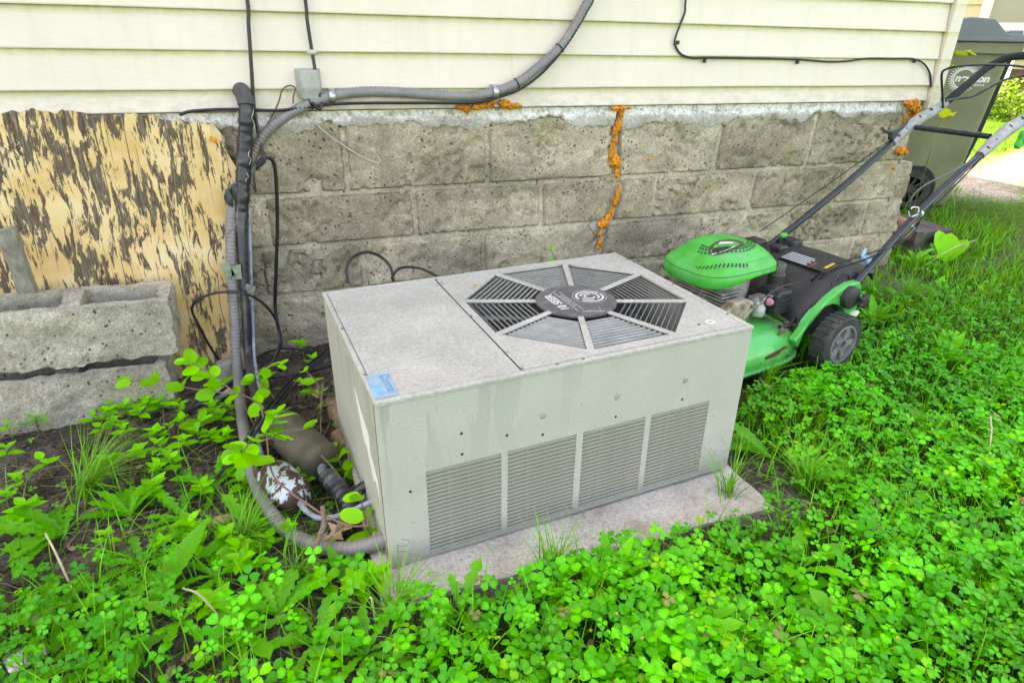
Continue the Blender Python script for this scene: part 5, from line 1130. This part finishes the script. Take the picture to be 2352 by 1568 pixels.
# ------------------------------------------------------------------ plants
def leaf_me(name, ts, ws, mat, fold=.12, curl=.15, wave=0, seed=0):
    V = []; Fc = []
    for i, (t, w_) in enumerate(zip(ts, ws)):
        zc = -curl * t * t + .02 * math.sin(t * 7 + seed)
        wv = wave * math.sin(i * 2.1 + seed)
        V += [(t, 0, zc), (t, w_ * .5, zc + fold * w_ * .35 + wv * .5), (t, w_, zc + fold * w_ + wv), (t, -w_ * .5, zc + fold * w_ * .35 - wv * .5), (t, -w_, zc + fold * w_ - wv)]
    for i in range(len(ts) - 1):
        a, b = 5 * i, 5 * i + 5
        Fc += [(a, b, b + 1, a + 1), (a + 1, b + 1, b + 2, a + 2), (b, a, a + 3, b + 3), (b + 3, a + 3, a + 4, b + 4)]
    return mkmesh(name, V, Fc, mat, True)
T9 = np.linspace(0, 1, 10)
ov = lambda mat, k, s: leaf_me('leaf', T9, np.maximum(.004, k * np.sin(math.pi * T9 ** .75) ** 1.05), mat, .2, .2, .0, s)
rd_ = lambda mat, k, s: leaf_me('leaf', T9, np.maximum(.006, k * np.sqrt(np.clip(np.sin(math.pi * T9 ** .9), 0, 1))), mat, .18, .12, .01, s)
def dn_(mat, s, lob=.55, wd=.15):
    t = np.linspace(0, 1, 30); env = wd * (.22 + .78 * np.sin(math.pi * t ** 1.7 * .93) ** .9) * (1 - .9 * sstep(.9, 1, t)); zig = 1 - lob * (((t * 6.2 + s * .37) % 1)); env = env * np.where(t < .86, zig, 1); env[0] = .012
    return leaf_me('leaf', t, env, mat, .3, .62, .012, s)
def ser_(mat, s, wd=.17):
    t = np.linspace(0, 1, 26); env = wd * np.sin(math.pi * t ** .85) ** .9 * (1 - .12 * (np.arange(26) % 2)); env[0] = .012; env[-1] = .004
    return leaf_me('leaf', t, env, mat, .22, .25, .004, s)
seedL = [ov(M['seed_leaf'], k, i) for i, k in enumerate((.26, .3, .34))]
dandL = [dn_(M['dand_leaf'], i, l_, w_) for i, (l_, w_) in enumerate(((.55, .17), (.7, .15), (.35, .16), (.6, .2)))]
shootL = [rd_(M['shoot_leaf'], k, i) for i, k in enumerate((.33, .36, .30))]
vineL = [rd_(M['vine_leaf'], k, i) for i, k in enumerate((.33, .28))]
lancL = [ser_(M['dand_leaf'], i, w_) for i, w_ in enumerate((.15, .2, .17))]
def place_leaf(par, me, p, az, pitch, size, roll=0):
    return link('leaf', me, par, tuple(p), (roll, -pitch, az), (size, size, size))
def seedling(p, size, label, group, n=3, leaves=None, lv=3, hgt_=.05):
    t = thing('weed_seedling', label, 'weed', p, group=group); h_ = hgt_ * (.8 + .5 * rnd.random())
    lean_ = np.array([rnd.uniform(-.2, .2), rnd.uniform(-.2, .2), 1]) * h_
    MB().tube([(0, 0, -.02), lean_ * .5, lean_], [.0022, .002, .0014], 5).build('stem', M['stem'], t)
    a0 = rnd.random() * 6.28
    for k in range(lv):
        f = (k + 1) / lv; c_ = lean_ * (.35 + .65 * f); s_ = size * (1.15 - .45 * f) * rnd.uniform(.85, 1.15)
        for j in range(2 if k < lv - 1 else n):
            az = a0 + k * 1.57 + j * (6.283 / (2 if k < lv - 1 else n)) + rnd.uniform(-.25, .25)
            place_leaf(t, rnd.choice(leaves or seedL), c_, az, rnd.uniform(.05, .5) + .25 * f, s_, rnd.uniform(-.2, .2))
    return t
def gpt(u, v): p = on(u, v, 0.0); p = on(u, v, float(hgt(p[0], p[1]))); return (p[0], p[1], float(hgt(p[0], p[1])))
zc = lambda x, y: ((250 + x / 4.48) / 1.1905, (950 + y / 4.48) / 1.1905)
zd = lambda x, y: ((600 + x / 3.92) / 1.1905, (1150 + y / 3.92) / 1.1905)
sl_ = [zc(*q) for q in [(300, 820), (420, 850), (240, 900), (740, 800), (860, 800), (1050, 790), (1130, 860), (1110, 1020), (1490, 900), (1640, 980), (1720, 850), (830, 1150), (950, 1130), (890, 1350), (930, 1470), (1060, 1560), (2130, 520), (40, 980), (190, 1080), (320, 1050), (1340, 1180), (1500, 1200), (620, 900)]]
sl_ += [zd(*q) for q in [(500, 920), (430, 1140), (390, 1240), (800, 1310), (530, 1410), (250, 690), (280, 800), (90, 1370), (160, 1500), (240, 1450)]] + [(30, 1005), (20, 1060), (85, 985), (812, 1385), (838, 1372), (875, 1360), (470, 1280), (250, 1265), (700, 820), (725, 850)]
sl_ += [(u, v) for u, v in [(60, 1130), (120, 1090), (330, 1060), (380, 1100), (420, 1040), (290, 1010), (350, 1150), (470, 1150), (540, 1090), (520, 1030), (500, 1400), (390, 1270), (70, 1200), (250, 1090), (560, 1330), (760, 1370), (450, 1240), (20, 1170)]]
for k, (u, v) in enumerate(sl_):
    seedling(gpt(u, v), rnd.uniform(.044, .062) * (.75 if k % 7 == 5 else 1), 'small bright green seedling with pointed paired leaves on the bare soil', 'pointed leaf seedlings on the bare soil', rnd.choice((2, 3, 4)), lv=rnd.choice((2, 3, 3)))
seedling(gpt(470, 1000), .075, 'round leaved seedling with three broad heart shaped leaves below the lower block', None, 3, shootL, 2, .06)
seedling(gpt(700, 1140), .055, 'seedling with upright pointed leaves just left of the low conduit', None, 4, None, 4, .09)
def rosette(p, size, n, label, leaves, a0=0, a1=6.28, pit=(.15, .8), name='dandelion', cat='dandelion', group=None):
    t = thing(name, label, cat, p, group=group)
    MB().lathe([(.006, -.02), (.008, .0), (.003, .01)], 8).build('crown', M['stem'], t)
    if cat == 'dandelion': n = int(n * 1.5)
    for k in range(n):
        az = a0 + (a1 - a0) * (k + rnd.uniform(-.3, .3)) / n; place_leaf(t, rnd.choice(leaves), (0, 0, .004), az, rnd.uniform(*pit) + .2, size * rnd.uniform(.55, .95), rnd.uniform(-.35, .35))
    return t
rosette(gpt(150, 1235), .17, 7, 'dandelion with broad lobed leaves at the left edge over clover', dandL, 1.5, 4.5)
rosette(gpt(300, 1190), .12, 6, 'dandelion with a rounded upright leaf beside the grass tuft', dandL[2:3], .6, 3.2, (.4, 1.0))
rosette(gpt(430, 1200), .13, 7, 'deeply cut dandelion on bare soil left of the grass tuft base', dandL[:2], 1.8, 5.0)
rosette(gpt(590, 1230), .15, 9, 'large dandelion rosette with jagged leaves left of the low conduit', dandL, 0.8, 5.5)
rosette(gpt(500, 1120), .12, 6, 'jagged dandelion just below the concrete block weeds', dandL[1:], 0.5, 5.0)
rosette(gpt(640, 1420), .14, 8, 'dandelion rosette at the near edge below the twig', dandL, 0.3, 3.4, (.4, 1.1))
rosette(gpt(560, 1470), .13, 8, 'dandelion with serrated leaves near the bottom edge left of centre', dandL, 0.0, 5.8)
rosette(gpt(420, 1430), .12, 7, 'pale lobed dandelion among sparse grass near the bottom edge', dandL, 0.0, 5.8)
rosette(gpt(270, 1475), .13, 7, 'broad dandelion by the clover patch in the near left part', dandL, 1.0, 5.8)
for (u, v), lab in zip([(500, 1330), (730, 1480), (330, 1300), (130, 1440), (840, 1510), (210, 1540)], ['dandelion in the middle of the bare soil below the wood chip', 'dandelion at the bottom edge under the twig', 'dandelion between the left clover patch and the grass tuft', 'dandelion inside the left clover patch', 'dandelion below the front left pad corner near the bottom edge', 'dandelion at the bottom edge on the far left']):
    rosette(gpt(u, v), rnd.uniform(.1, .15), 7, lab, dandL, 0, 6.3, (.2, .9))
rosette(gpt(800, 1345), .13, 4, 'weed with long serrated leaves arching in front of the conduit', lancL, 1.1, 2.6, (.5, 1.0), 'broadleaf_weed', 'weed')
t = rosette(gpt(345, 1410), .25, 1, 'single long pale leaf sticking up over the bare soil', lancL[:1], .95, .96, (.42, .45), 'broadleaf_weed', 'weed')
t = rosette(gpt(1402, 1345), .15, 6, 'serrated upright weed growing in front of the pad centre', lancL, 0.4, 6.6, (.9, 1.4), 'broadleaf_weed', 'weed')
rosette(gpt(1772, 1062), .19, 3, 'dandelion leaf leaning against the right corner of the air conditioner', dandL[2:3] + dandL[:1], 2.2, 2.9, (.5, .9))
rosette(gpt(2165, 835), .17, 7, 'weed with narrow pointed leaves standing above the clover on the right', lancL, 0, 6.3, (.5, 1.1), 'broadleaf_weed', 'weed')
rosette(gpt(2005, 745), .16, 8, 'leafy dandelion clump behind the mower wheel', dandL[2:3] + lancL[:1], 0, 6.3, (.5, 1.1))
rosette(gpt(2170, 600), .22, 4, 'broad bright leaf weed at the foot of the timber beam', shootL, .2, 2.4, (.4, .9), 'broadleaf_weed', 'weed')
rosette(gpt(2100, 610), .14, 9, 'small jagged weed growing against the timber beam end', dandL, 0, 6.3, (.5, 1.2))
for k, (u, v) in enumerate([(1950, 1500), (2040, 1190), (2210, 1330), (1820, 1320), (1560, 1480), (2290, 1060), (1240, 1500), (2130, 1010), (1060, 1420), (2280, 1490)]):
    rosette(gpt(u, v), rnd.uniform(.12, .16), 5, 'dandelion poking through the clover ' + ['near the bottom edge, right of centre', 'on the right, in line with the pad front', 'near the right edge, below the bent stalk', 'just right of the pad front corner', 'near the bottom edge, below the pad', 'at the right edge, beside the bent stalk', 'near the bottom edge, left of centre', 'right of the mower wheel, towards the edge', 'just below the front left pad corner', 'in the bottom right corner'][k], dandL, 0, 6.3, (.5, 1.1), group='dandelions scattered in the clover lawn')
# blades: one vectorised builder
def blades(P, hgt_, wd, bend, cols, az=None, seg=4):
    n = len(P); az = rng.random(n) * 6.283 if az is None else az; d_ = np.stack([np.cos(az), np.sin(az), 0 * az], 1); s_ = np.stack([-np.sin(az), np.cos(az), 0 * az], 1)
    V = np.zeros((n, seg + 1, 2, 3)); Cc = np.zeros((n, seg + 1, 2, 3))
    for i in range(seg + 1):
        t = i / seg; c_ = P + d_ * (hgt_ * bend * t ** 1.8)[:, None] + np.array([0, 0, 1.]) * (hgt_ * (t - .35 * bend * t * t))[:, None]
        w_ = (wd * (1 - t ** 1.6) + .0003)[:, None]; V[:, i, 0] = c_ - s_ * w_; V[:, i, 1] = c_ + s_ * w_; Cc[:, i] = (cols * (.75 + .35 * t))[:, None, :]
    b_ = np.arange(n)[:, None] * (2 * (seg + 1)); k_ = np.arange(seg)[None, :] * 2
    Q = np.stack([b_ + k_, b_ + k_ + 1, b_ + k_ + 3, b_ + k_ + 2], -1).reshape(-1, 4)
    return V.reshape(-1, 3), Q, Cc.reshape(-1, 3)
def gcol(n, base=(.10, .46, .006), var=.35, yel=.25):
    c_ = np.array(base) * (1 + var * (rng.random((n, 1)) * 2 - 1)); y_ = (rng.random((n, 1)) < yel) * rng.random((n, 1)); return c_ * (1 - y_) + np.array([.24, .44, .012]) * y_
def tuft(u, v, n, L_, label, az0=None, spread=6.28, bend=(.5, 1.1)):
    p = np.array(gpt(u, v)); P = np.zeros((n, 3)); P[:, :2] = rng.standard_normal((n, 2)) * .012
    az = None if az0 is None else az0 + (rng.random(n) - .5) * spread
    V, Q, Cc = blades(P, L_ * (.5 + .6 * rng.random(n)), np.full(n, .0016), rng.uniform(*bend, n), gcol(n, (.10, .38, .014)), az, 6)
    o = link('grass_tuft', fastmesh('grass_tuft', V, Q, M['grass'], Cc), None, tuple(p)); tag(o, label, 'grass tuft')
tuft(205, 1135, 110, .20, 'wiry grass tuft spreading over bare soil on the left', .3, 3.6, (.7, 1.4)); tuft(560, 1255, 80, .17, 'sparse grass tuft with dry base left of the low conduit', .5, 4.4, (.7, 1.3))
tuft(690, 1330, 40, .12, 'thin grass tuft beside the twig', None); tuft(900, 1420, 60, .15, 'grass tuft at the front left corner of the pad', 1.2, 4); tuft(1270, 1330, 60, .17, 'grass tuft growing up in front of the pad', 1.5, 4, (.2, .7))
tuft(1665, 1150, 35, .20, 'tall grass tuft at the right front part of the pad', 1.5, 5, (.1, .8)); tuft(1840, 1130, 70, .20, 'grass tuft right of the pad corner', .8, 5, (.3, 1.0)); tuft(1990, 700, 120, .22, 'tall bright grass tuft right behind the mower wheel', .5, 5, (.2, .8)); tuft(2080, 700, 120, .2, 'tall bright grass tuft right of the mower handle foot', .5, 5, (.2, .9))
tuft(1760, 880, 70, .15, 'grass tuft under the near edge of the mower deck', None)
# leafy shoots
def shoot(name, label, paths, leaf, size, nper, mat=None, up=.2, cat='shoot', f0=.22):
    o0 = np.array(paths[0][0]); t = thing(name, label, cat, o0)
    for P in paths:
        P = [np.asarray(p) - o0 for p in P]; C_ = np.array(crom(P, 8)); MB().tube(C_, [.003, .0024, .0014], 6).build('stem', mat or M['stem_brown'], t, True)
        for k in range(nper):
            f = f0 + (1 - f0) * k / max(1, nper - 1); i = min(len(C_) - 2, int(f * (len(C_) - 1))); tg = C_[i + 1] - C_[i]; az = math.atan2(tg[1], tg[0])
            for sg_ in (-1, 1):
                place_leaf(t, rnd.choice(leaf), C_[i], az + sg_ * rnd.uniform(.7, 1.3) + (0 if k < nper - 1 else -sg_ * .5), up + rnd.uniform(-.35, .35), size * rnd.uniform(.8, 1.15) * (1 - .35 * (k == nper - 1)), rnd.uniform(-.5, .5) - .25)
    return t
shoot('leafy_shoot', 'leafy shoot with round leaves reaching left across the lower concrete block', [[on(655, 960, .0), on(610, 935, .10), on(560, 908, .15), on(500, 900, .17), on(430, 890, .18), on(365, 872, .20), on(290, 876, .22)], [on(540, 903, .16), on(500, 870, .20), on(460, 845, .23), on(425, 828, .25)]], shootL, .062, 6)
shoot('leafy_shoot', 'leafy shoot with round leaves in front of the grey conduit middle', [[on(570, 880, .12), on(590, 858, .20), on(620, 842, .24), on(645, 838, .25)], [on(660, 970, .0), on(620, 900, .12), on(580, 862, .19)]], shootL, .06, 3)
shoot('leafy_shoot', 'leafy shoot with round leaves hanging over the olive cylinder', [[on(590, 1120, .0), on(580, 1060, .12), on(575, 1010, .20), on(610, 1010, .21), on(650, 990, .22), on(705, 985, .22)], [on(575, 1015, .20), on(560, 1035, .20), on(548, 1050, .19)], [on(600, 1010, .20), on(625, 970, .24), on(640, 945, .26)]], shootL, .062, 4)
shoot('leafy_shoot', 'small leafy shoot between black cables and the air conditioner', [[on(730, 960, .0), on(738, 920, .06), on(715, 890, .10), on(690, 875, .12)], [on(738, 920, .06), on(728, 880, .12), on(700, 850, .15)]], shootL, .045, 3)
shoot('leafy_shoot', 'shoot with large round leaves beside the air conditioner lower corner', [[on(868, 1250, .02), on(845, 1215, .06), on(835, 1180, .10), on(828, 1130, .17)]], shootL, .072, 3)
shoot('leafy_shoot', 'little shoot with paired leaves between bricks and olive cylinder', [[on(790, 1090, .0), on(780, 1060, .04), on(765, 1025, .08)], [on(790, 1090, .0), on(805, 1060, .05), on(800, 1030, .10)]], shootL, .045, 3)
shoot('corner_vine', 'thin vine with yellow green leaves climbing at the house corner post', [[on(2085, 520, .02), at(2128, 380, .10), at(2150, 300, .08), at(2165, 275, .05), at(2176, 270, .03)]], vineL, .085, 2, M['stem'], .5, 'vine', .8)
shoot('corner_vine', 'yellow vine leaves sticking out high beside the corner post', [[at(2172, 190, .14), at(2178, 150, .12), at(2196, 128, .09), at(2222, 118, .05)]], vineL, .1, 3, M['stem'], .1, 'vine', .35)
shoot('leafy_shoot', 'single green leaf poking up behind the air conditioner', [[at(1285, 620, -.45), at(1278, 600, -.45), at(1266, 575, -.45)]], shootL, .05, 2, M['stem'], .9)
# pale stalks
for u0, v0, u1, v1, z1, lab in [(185, 1395, 105, 1225, .10, 'pale bent dandelion stalk over the clover at the left edge'), (2262, 1105, 2275, 955, .13, 'bent yellow dandelion stalk standing in the clover on the right'), (1145 - 280, 1440, 850, 1370, .10, 'thin pale stalk by the front left pad corner'), (525, 1440, 420, 1350, .06, 'limp pale dandelion stalk near the bottom left'), (2110, 620, 2240, 552, .14, 'long pale straw stem leaning beside the timber beam')]:
    a = np.array(gpt(u0, v0)); b = on(u1, v1, z1); cable('dry_stalk', lab, [a, a * .45 + b * .55 + np.array([0, 0, .03]), b], .0026, M['straw'], 'stalk')
# clover carpet
def clover(name, label, P, size, hh, base, big=False):
    n = len(P); lf = np.array([(0, 0), (0, .45), (0, .9), (-.28, .22), (-.47, .60), (-.30, .97), (.28, .22), (.47, .60), (.30, .97)], float)
    lz = np.array([0, -.02, .0, .05, .09, .05, .05, .09, .05]); lq = np.array([[0, 1, 4, 3], [1, 2, 5, 4], [0, 6, 7, 1], [1, 7, 8, 2]])
    V0 = []; Q0 = []
    for k in range(3):
        a = k * 2.0944; c_, s_ = math.cos(a), math.sin(a); off = len(V0)
        for (x, y), z in zip(lf, lz): V0.append((c_ * x - s_ * (y + .04), s_ * x + c_ * (y + .04), z - .10 * y * y))
        Q0 += (lq + off).tolist()
    V0 = np.array(V0); Q0 = np.array(Q0); sh = np.tile([1, 1.25, 1., 1., 1.12, .92, 1., 1.12, .92], 3)
    yaw = rng.random(n) * 6.283; tx = rng.standard_normal(n) * .33 + .12; ty_ = rng.standard_normal(n) * .33
    c_, s_ = np.cos(yaw), np.sin(yaw); L = V0[None] * size[:, None, None]
    X1 = L[..., 0] * c_[:, None] - L[..., 1] * s_[:, None]; Y1 = L[..., 0] * s_[:, None] + L[..., 1] * c_[:, None]; Z1 = L[..., 2]
    Y2 = Y1 * np.cos(tx)[:, None] - Z1 * np.sin(tx)[:, None]; Z2 = Y1 * np.sin(tx)[:, None] + Z1 * np.cos(tx)[:, None]
    X3 = X1 * np.cos(ty_)[:, None] + Z2 * np.sin(ty_)[:, None]; Z3 = -X1 * np.sin(ty_)[:, None] + Z2 * np.cos(ty_)[:, None]
    V = np.stack([X3, Y2, Z3], -1) + (P + np.stack([0 * hh, 0 * hh, hh], 1))[:, None]
    st_ = np.zeros((n, 4, 3)); a = rng.random(n) * 3.14; wv = np.stack([np.cos(a), np.sin(a), 0 * a], 1) * .0009; lo = P + np.stack([rng.standard_normal(n) * .012, rng.standard_normal(n) * .012, 0 * hh - .004], 1); top = P + np.stack([0 * hh, 0 * hh, hh], 1)
    st_[:, 0] = lo - wv; st_[:, 1] = lo + wv; st_[:, 2] = top + wv; st_[:, 3] = top - wv
    col_ = base[:, None, :] * sh[None, :, None] * (.93 + .14 * rng.random((n, 27, 1))); cs = np.repeat((base * .8 + np.array([.03, .03, .0]))[:, None], 4, 1)
    VV = np.concatenate([V, st_], 1); CC = np.concatenate([col_, cs], 1); QQ = (np.concatenate([Q0, [[27, 28, 29, 30]]])[None] + (np.arange(n) * 31)[:, None, None]).reshape(-1, 4)
    o = link(name, fastmesh(name, VV.reshape(-1, 3), QQ, M['lawn'], CC.reshape(-1, 3), False)); return tag(o, label, 'clover', kind='stuff')
def scatter(n, x0, x1, y0, y1, fn):
    x = rng.uniform(x0, x1, n); y = rng.uniform(y0, y1, n); k = rng.random(n) < fn(x, y); x, y = x[k], y[k]; return np.stack([x, y, hgt(x, y)], 1)
def inmow(x, y):
    a = (x - MO[0]) * math.cos(MT) + (y - MO[1]) * math.sin(MT); b = -(x - MO[0]) * math.sin(MT) + (y - MO[1]) * math.cos(MT); return (a > -.74) & (a < -.06) & (b > -.05) & (b < .68) | (np.hypot(a, b + .02) < .07) & (np.abs(b + .02) < .05) | (np.abs(a) < .11) & (np.abs(b + .02) < .035)
def clear(x, y): return ~((x > -.185) & (x < .905) & (y > -1.61) & (y < -.74)) & ~inmow(x, y) & (y < -.02 - 10 * (x > 3.1) * 0 + 20 * (x > 3.1))
cl_den = lambda x, y: lawnmask(x, y) * clear(x, y) * np.clip(.62 + .75 * fbm(x * 2.2, y * 2.2, 0, 55, 3), .06, 1) * (1 - .96 * dirt(x, y)) * (1 - .75 * sstep(-.95, -.45, y)) * (1 - .8 * sstep(2.5, 3.3, x))
P = scatter(62000, -1.9, 3.5, -2.62, -.1, cl_den)
cn = fbm(P[:, 0] * 4, P[:, 1] * 4, 0, 66, 3)
base = np.array([.018, .31, .004]) + (rng.random((len(P), 1)) ** 1.1) * np.array([.07, .33, .006]); yl = (rng.random((len(P), 1)) < .08) * rng.random((len(P), 1)); base = base * (1 - yl) + np.array([.26, .60, .006]) * yl; dd = rng.random((len(P), 1)) < .012; base = np.where(dd, np.array([.34, .25, .08]), base)
far_ = sstep(.2, 2.0, P[:, 0] + P[:, 1] * .6 + 1.0)
patch = fbm(P[:, 0] * 2.6, P[:, 1] * 2.6, 0, 77, 3); base = base * (.86 + .5 * patch)[:, None]; base[:, 0] *= .85 + .7 * np.clip(fbm(P[:, 0] * 1.7, P[:, 1] * 1.7, 0, 78, 3), -.5, 1)
clover('clover_lawn', 'dense green clover carpet covering the lawn in front and on the right', P, (.0095 + .0145 * rng.random(len(P)) ** 1.2) * (1 - .15 * far_) * (1 + .6 * patch), np.clip(.045 + .05 * rng.random(len(P)) + .05 * cn, .012, .13), base)
soilm = lambda x, y: (1 - lawnmask(x, y)) * ((x < 0) | (y > -.7) | (x > .9)) * (y < -.1)
P = scatter(4200, -1.6, 1.4, -2.0, -.4, lambda x, y: soilm(x, y) * clear(x, y) * np.clip(.1 + 1.2 * fbm(x * 3, y * 3, 0, 88, 3), 0, 1))
clover('clover_sprigs', 'scattered tiny clover sprigs on the bare soil', P, rng.uniform(.006, .014, len(P)), .008 + .03 * rng.random(len(P)), np.array([.07, .30, .02]) * (.7 + .6 * rng.random((len(P), 1))))
# grass mixed into the lawn
gd = lambda x, y: np.clip(lawnmask(x, y) * .62 + .3 * sstep(-.75, -1.0, y) * (x < -.1) + .55 * sstep(1.5, 1.9, x) * sstep(-1.1, -.7, y) + .5 * np.exp(-(((x - 1.12) / .2) ** 2 + ((y + 1.5) / .3) ** 2)) + .4 * sstep(2.6, 3.1, x), 0, 1) * clear(x, y) * (1 - .93 * dirt(x, y)) * np.clip(.7 + fbm(x * 4, y * 4, 0, 12, 3), .1, 1)
P = scatter(52000, -1.9, 4.2, -2.62, .6, gd); n = len(P)
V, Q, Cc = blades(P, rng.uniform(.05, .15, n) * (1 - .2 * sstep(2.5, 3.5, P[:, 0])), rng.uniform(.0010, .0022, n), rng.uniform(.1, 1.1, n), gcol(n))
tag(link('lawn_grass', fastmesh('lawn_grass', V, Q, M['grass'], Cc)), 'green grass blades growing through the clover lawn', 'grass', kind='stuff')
P = scatter(46000, 3.1, 16, -3, 12, lambda x, y: (1 - .97 * gravel(x, y)) * (1 - .95 * dirt(x, y)) * clear(x, y) * np.clip(1.25 - .07 * x, .25, 1) * np.clip(.75 + 1.0 * fbm(x * 2.5, y * 2.5, 0, 14, 3), .15, 1)); n = len(P)
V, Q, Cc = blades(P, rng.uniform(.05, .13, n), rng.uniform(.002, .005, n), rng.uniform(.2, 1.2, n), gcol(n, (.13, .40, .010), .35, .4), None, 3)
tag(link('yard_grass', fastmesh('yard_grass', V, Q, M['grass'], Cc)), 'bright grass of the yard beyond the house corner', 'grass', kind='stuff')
# soil crumbs, straw
P = scatter(17000, -1.7, 1.5, -2.2, -.15, lambda x, y: np.clip(soilm(x, y) + .25, 0, 1) * clear(x, y) * np.clip(.6 + fbm(x * 6, y * 6, 0, 91, 3), .1, 1)); n = len(P)
oc = np.array([(1, 0, 0), (-1, 0, 0), (0, 1, 0), (0, -1, 0), (0, 0, 1), (0, 0, -1)], float); of = np.array([[0, 2, 4], [2, 1, 4], [1, 3, 4], [3, 0, 4], [2, 0, 5], [1, 2, 5], [3, 1, 5], [0, 3, 5]])
sz = .0018 + .0095 * rng.random(n) ** 3; V = oc[None] * sz[:, None, None] * rng.uniform(.6, 1.4, (n, 6, 3)); a = rng.random(n) * 6.28; V = np.stack([V[..., 0] * np.cos(a)[:, None] - V[..., 1] * np.sin(a)[:, None], V[..., 0] * np.sin(a)[:, None] + V[..., 1] * np.cos(a)[:, None], V[..., 2] * .8], -1) + P[:, None] + np.array([0, 0, .006])
cc_ = (np.array([.10, .077, .058]) * rng.uniform(.5, 1.7, (n, 1)))[:, None].repeat(6, 1)
tag(link('soil_crumbs', fastmesh('soil_crumbs', V.reshape(-1, 3), (of[None] + (np.arange(n) * 6)[:, None, None]).reshape(-1, 3), M['ground'], cc_.reshape(-1, 3))), 'loose dark soil crumbs on the bare ground', 'soil', kind='stuff')
P = scatter(900, -1.2, 1.3, -1.9, -.3, lambda x, y: np.clip(soilm(x, y), .0, 1) * clear(x, y)); n = len(P); P[:, 2] += .006
V, Q, Cc = blades(P, rng.uniform(.02, .09, n), np.full(n, .0009), rng.uniform(2.5, 5, n), np.array([.38, .30, .17]) * rng.uniform(.5, 1.2, (n, 1)), None, 4); V[:, 2] = np.clip(V[:, 2], None, .02 + hgt(V[:, 0], V[:, 1]))
tag(link('dry_straw', fastmesh('dry_straw', V, Q, M['grass'], Cc)), 'thin dry straw strewn over the soil', 'straw', kind='stuff')
P = scatter(260, -1.3, 1.3, -1.9, -.3, lambda x, y: np.clip(soilm(x, y), .15, 1) * clear(x, y)); n = len(P); P[:, 2] += .012
fl = np.array([(-.5, -.2, 0), (.1, -.34, .12), (.6, .05, .05), (.15, .3, .14), (-.35, .2, .06)]); a = rng.random(n) * 6.28; sz = rng.uniform(.008, .03, n); L = fl[None] * sz[:, None, None] * rng.uniform(.7, 1.3, (n, 5, 3))
V = np.stack([L[..., 0] * np.cos(a)[:, None] - L[..., 1] * np.sin(a)[:, None], L[..., 0] * np.sin(a)[:, None] + L[..., 1] * np.cos(a)[:, None], L[..., 2]], -1) + P[:, None]
cc_ = (np.array([.26, .16, .09]) * rng.uniform(.4, 1.5, (n, 1)))[:, None].repeat(5, 1)
tag(link('leaf_litter', fastmesh('leaf_litter', V.reshape(-1, 3), np.arange(n * 5).reshape(-1, 5), M['grass'], cc_.reshape(-1, 3))), 'scraps of brown leaf litter on the soil', 'litter', kind='stuff')
# small yellow hop flowers
P = scatter(700, -1., 2.6, -2.5, -.8, lambda x, y: lawnmask(x, y) * .35 * clear(x, y)); n = len(P); P[:, 2] += rng.uniform(.05, .12, n)
V = oc[None] * (.0035 + .002 * rng.random((n, 1, 1))) + P[:, None]
tag(link('clover_flowers', fastmesh('clover_flowers', V.reshape(-1, 3), (of[None] + (np.arange(n) * 6)[:, None, None]).reshape(-1, 3), M['lawn'], np.tile(np.array([[.5, .46, .06]]), (n * 6, 1)))), 'tiny yellow hop clover flower heads in the lawn', 'flowers', kind='stuff')
# bushes by the neighbouring house
def bush(p, r, h_, n, label):
    q = rng.standard_normal((n, 3)); q /= np.linalg.norm(q, axis=1)[:, None]; q *= (rng.random((n, 1)) ** .4); q = q * np.array([r, r, h_ / 2]) + np.array([0, 0, h_ / 2])
    s_ = .05 + .04 * rng.random(n); a = rng.random(n) * 6.28; b = rng.uniform(-.6, .9, n)
    lv_ = np.array([(0, 0, 0), (.5, .3, .05), (1, 0, -.1), (.5, -.3, .05)]); L = lv_[None] * s_[:, None, None]
    x = L[..., 0] * np.cos(b)[:, None] - L[..., 2] * np.sin(b)[:, None]; z = L[..., 0] * np.sin(b)[:, None] + L[..., 2] * np.cos(b)[:, None]; y = L[..., 1]
    V = np.stack([x * np.cos(a)[:, None] - y * np.sin(a)[:, None], x * np.sin(a)[:, None] + y * np.cos(a)[:, None], z], -1) + q[:, None]
    t = thing('bush', label, 'bush', p); cc_ = gcol(n, (.11, .25, .03), .4, .4)[:, None].repeat(4, 1)
    link('foliage', fastmesh('foliage', V.reshape(-1, 3), np.arange(n * 4).reshape(-1, 4), M['grass'], cc_.reshape(-1, 3)), t)
    for k in range(4): a_ = k * 1.6; MB().tube([(0, 0, -.05), (r * .4 * math.cos(a_), r * .4 * math.sin(a_), h_ * .6)], [.012, .005], 5).build('stem', M['stem_brown'], t)
for k, (u, v, d_) in enumerate([(2262, 212, 9.6), (2345, 205, 9.0), (2420, 215, 8.5), (2230, 190, 10.5)]):
    q = CAM + ray(u, v) * d_; bush((q[0], q[1], float(hgt(q[0], q[1]))), .45, .55, 700, ['low sunlit bush just right of the bin in the yard', 'low sunlit bush at the right edge by the dark crawl space', 'bush at the far right of the yard', 'low bush behind the bin near the neighbouring house'][k])
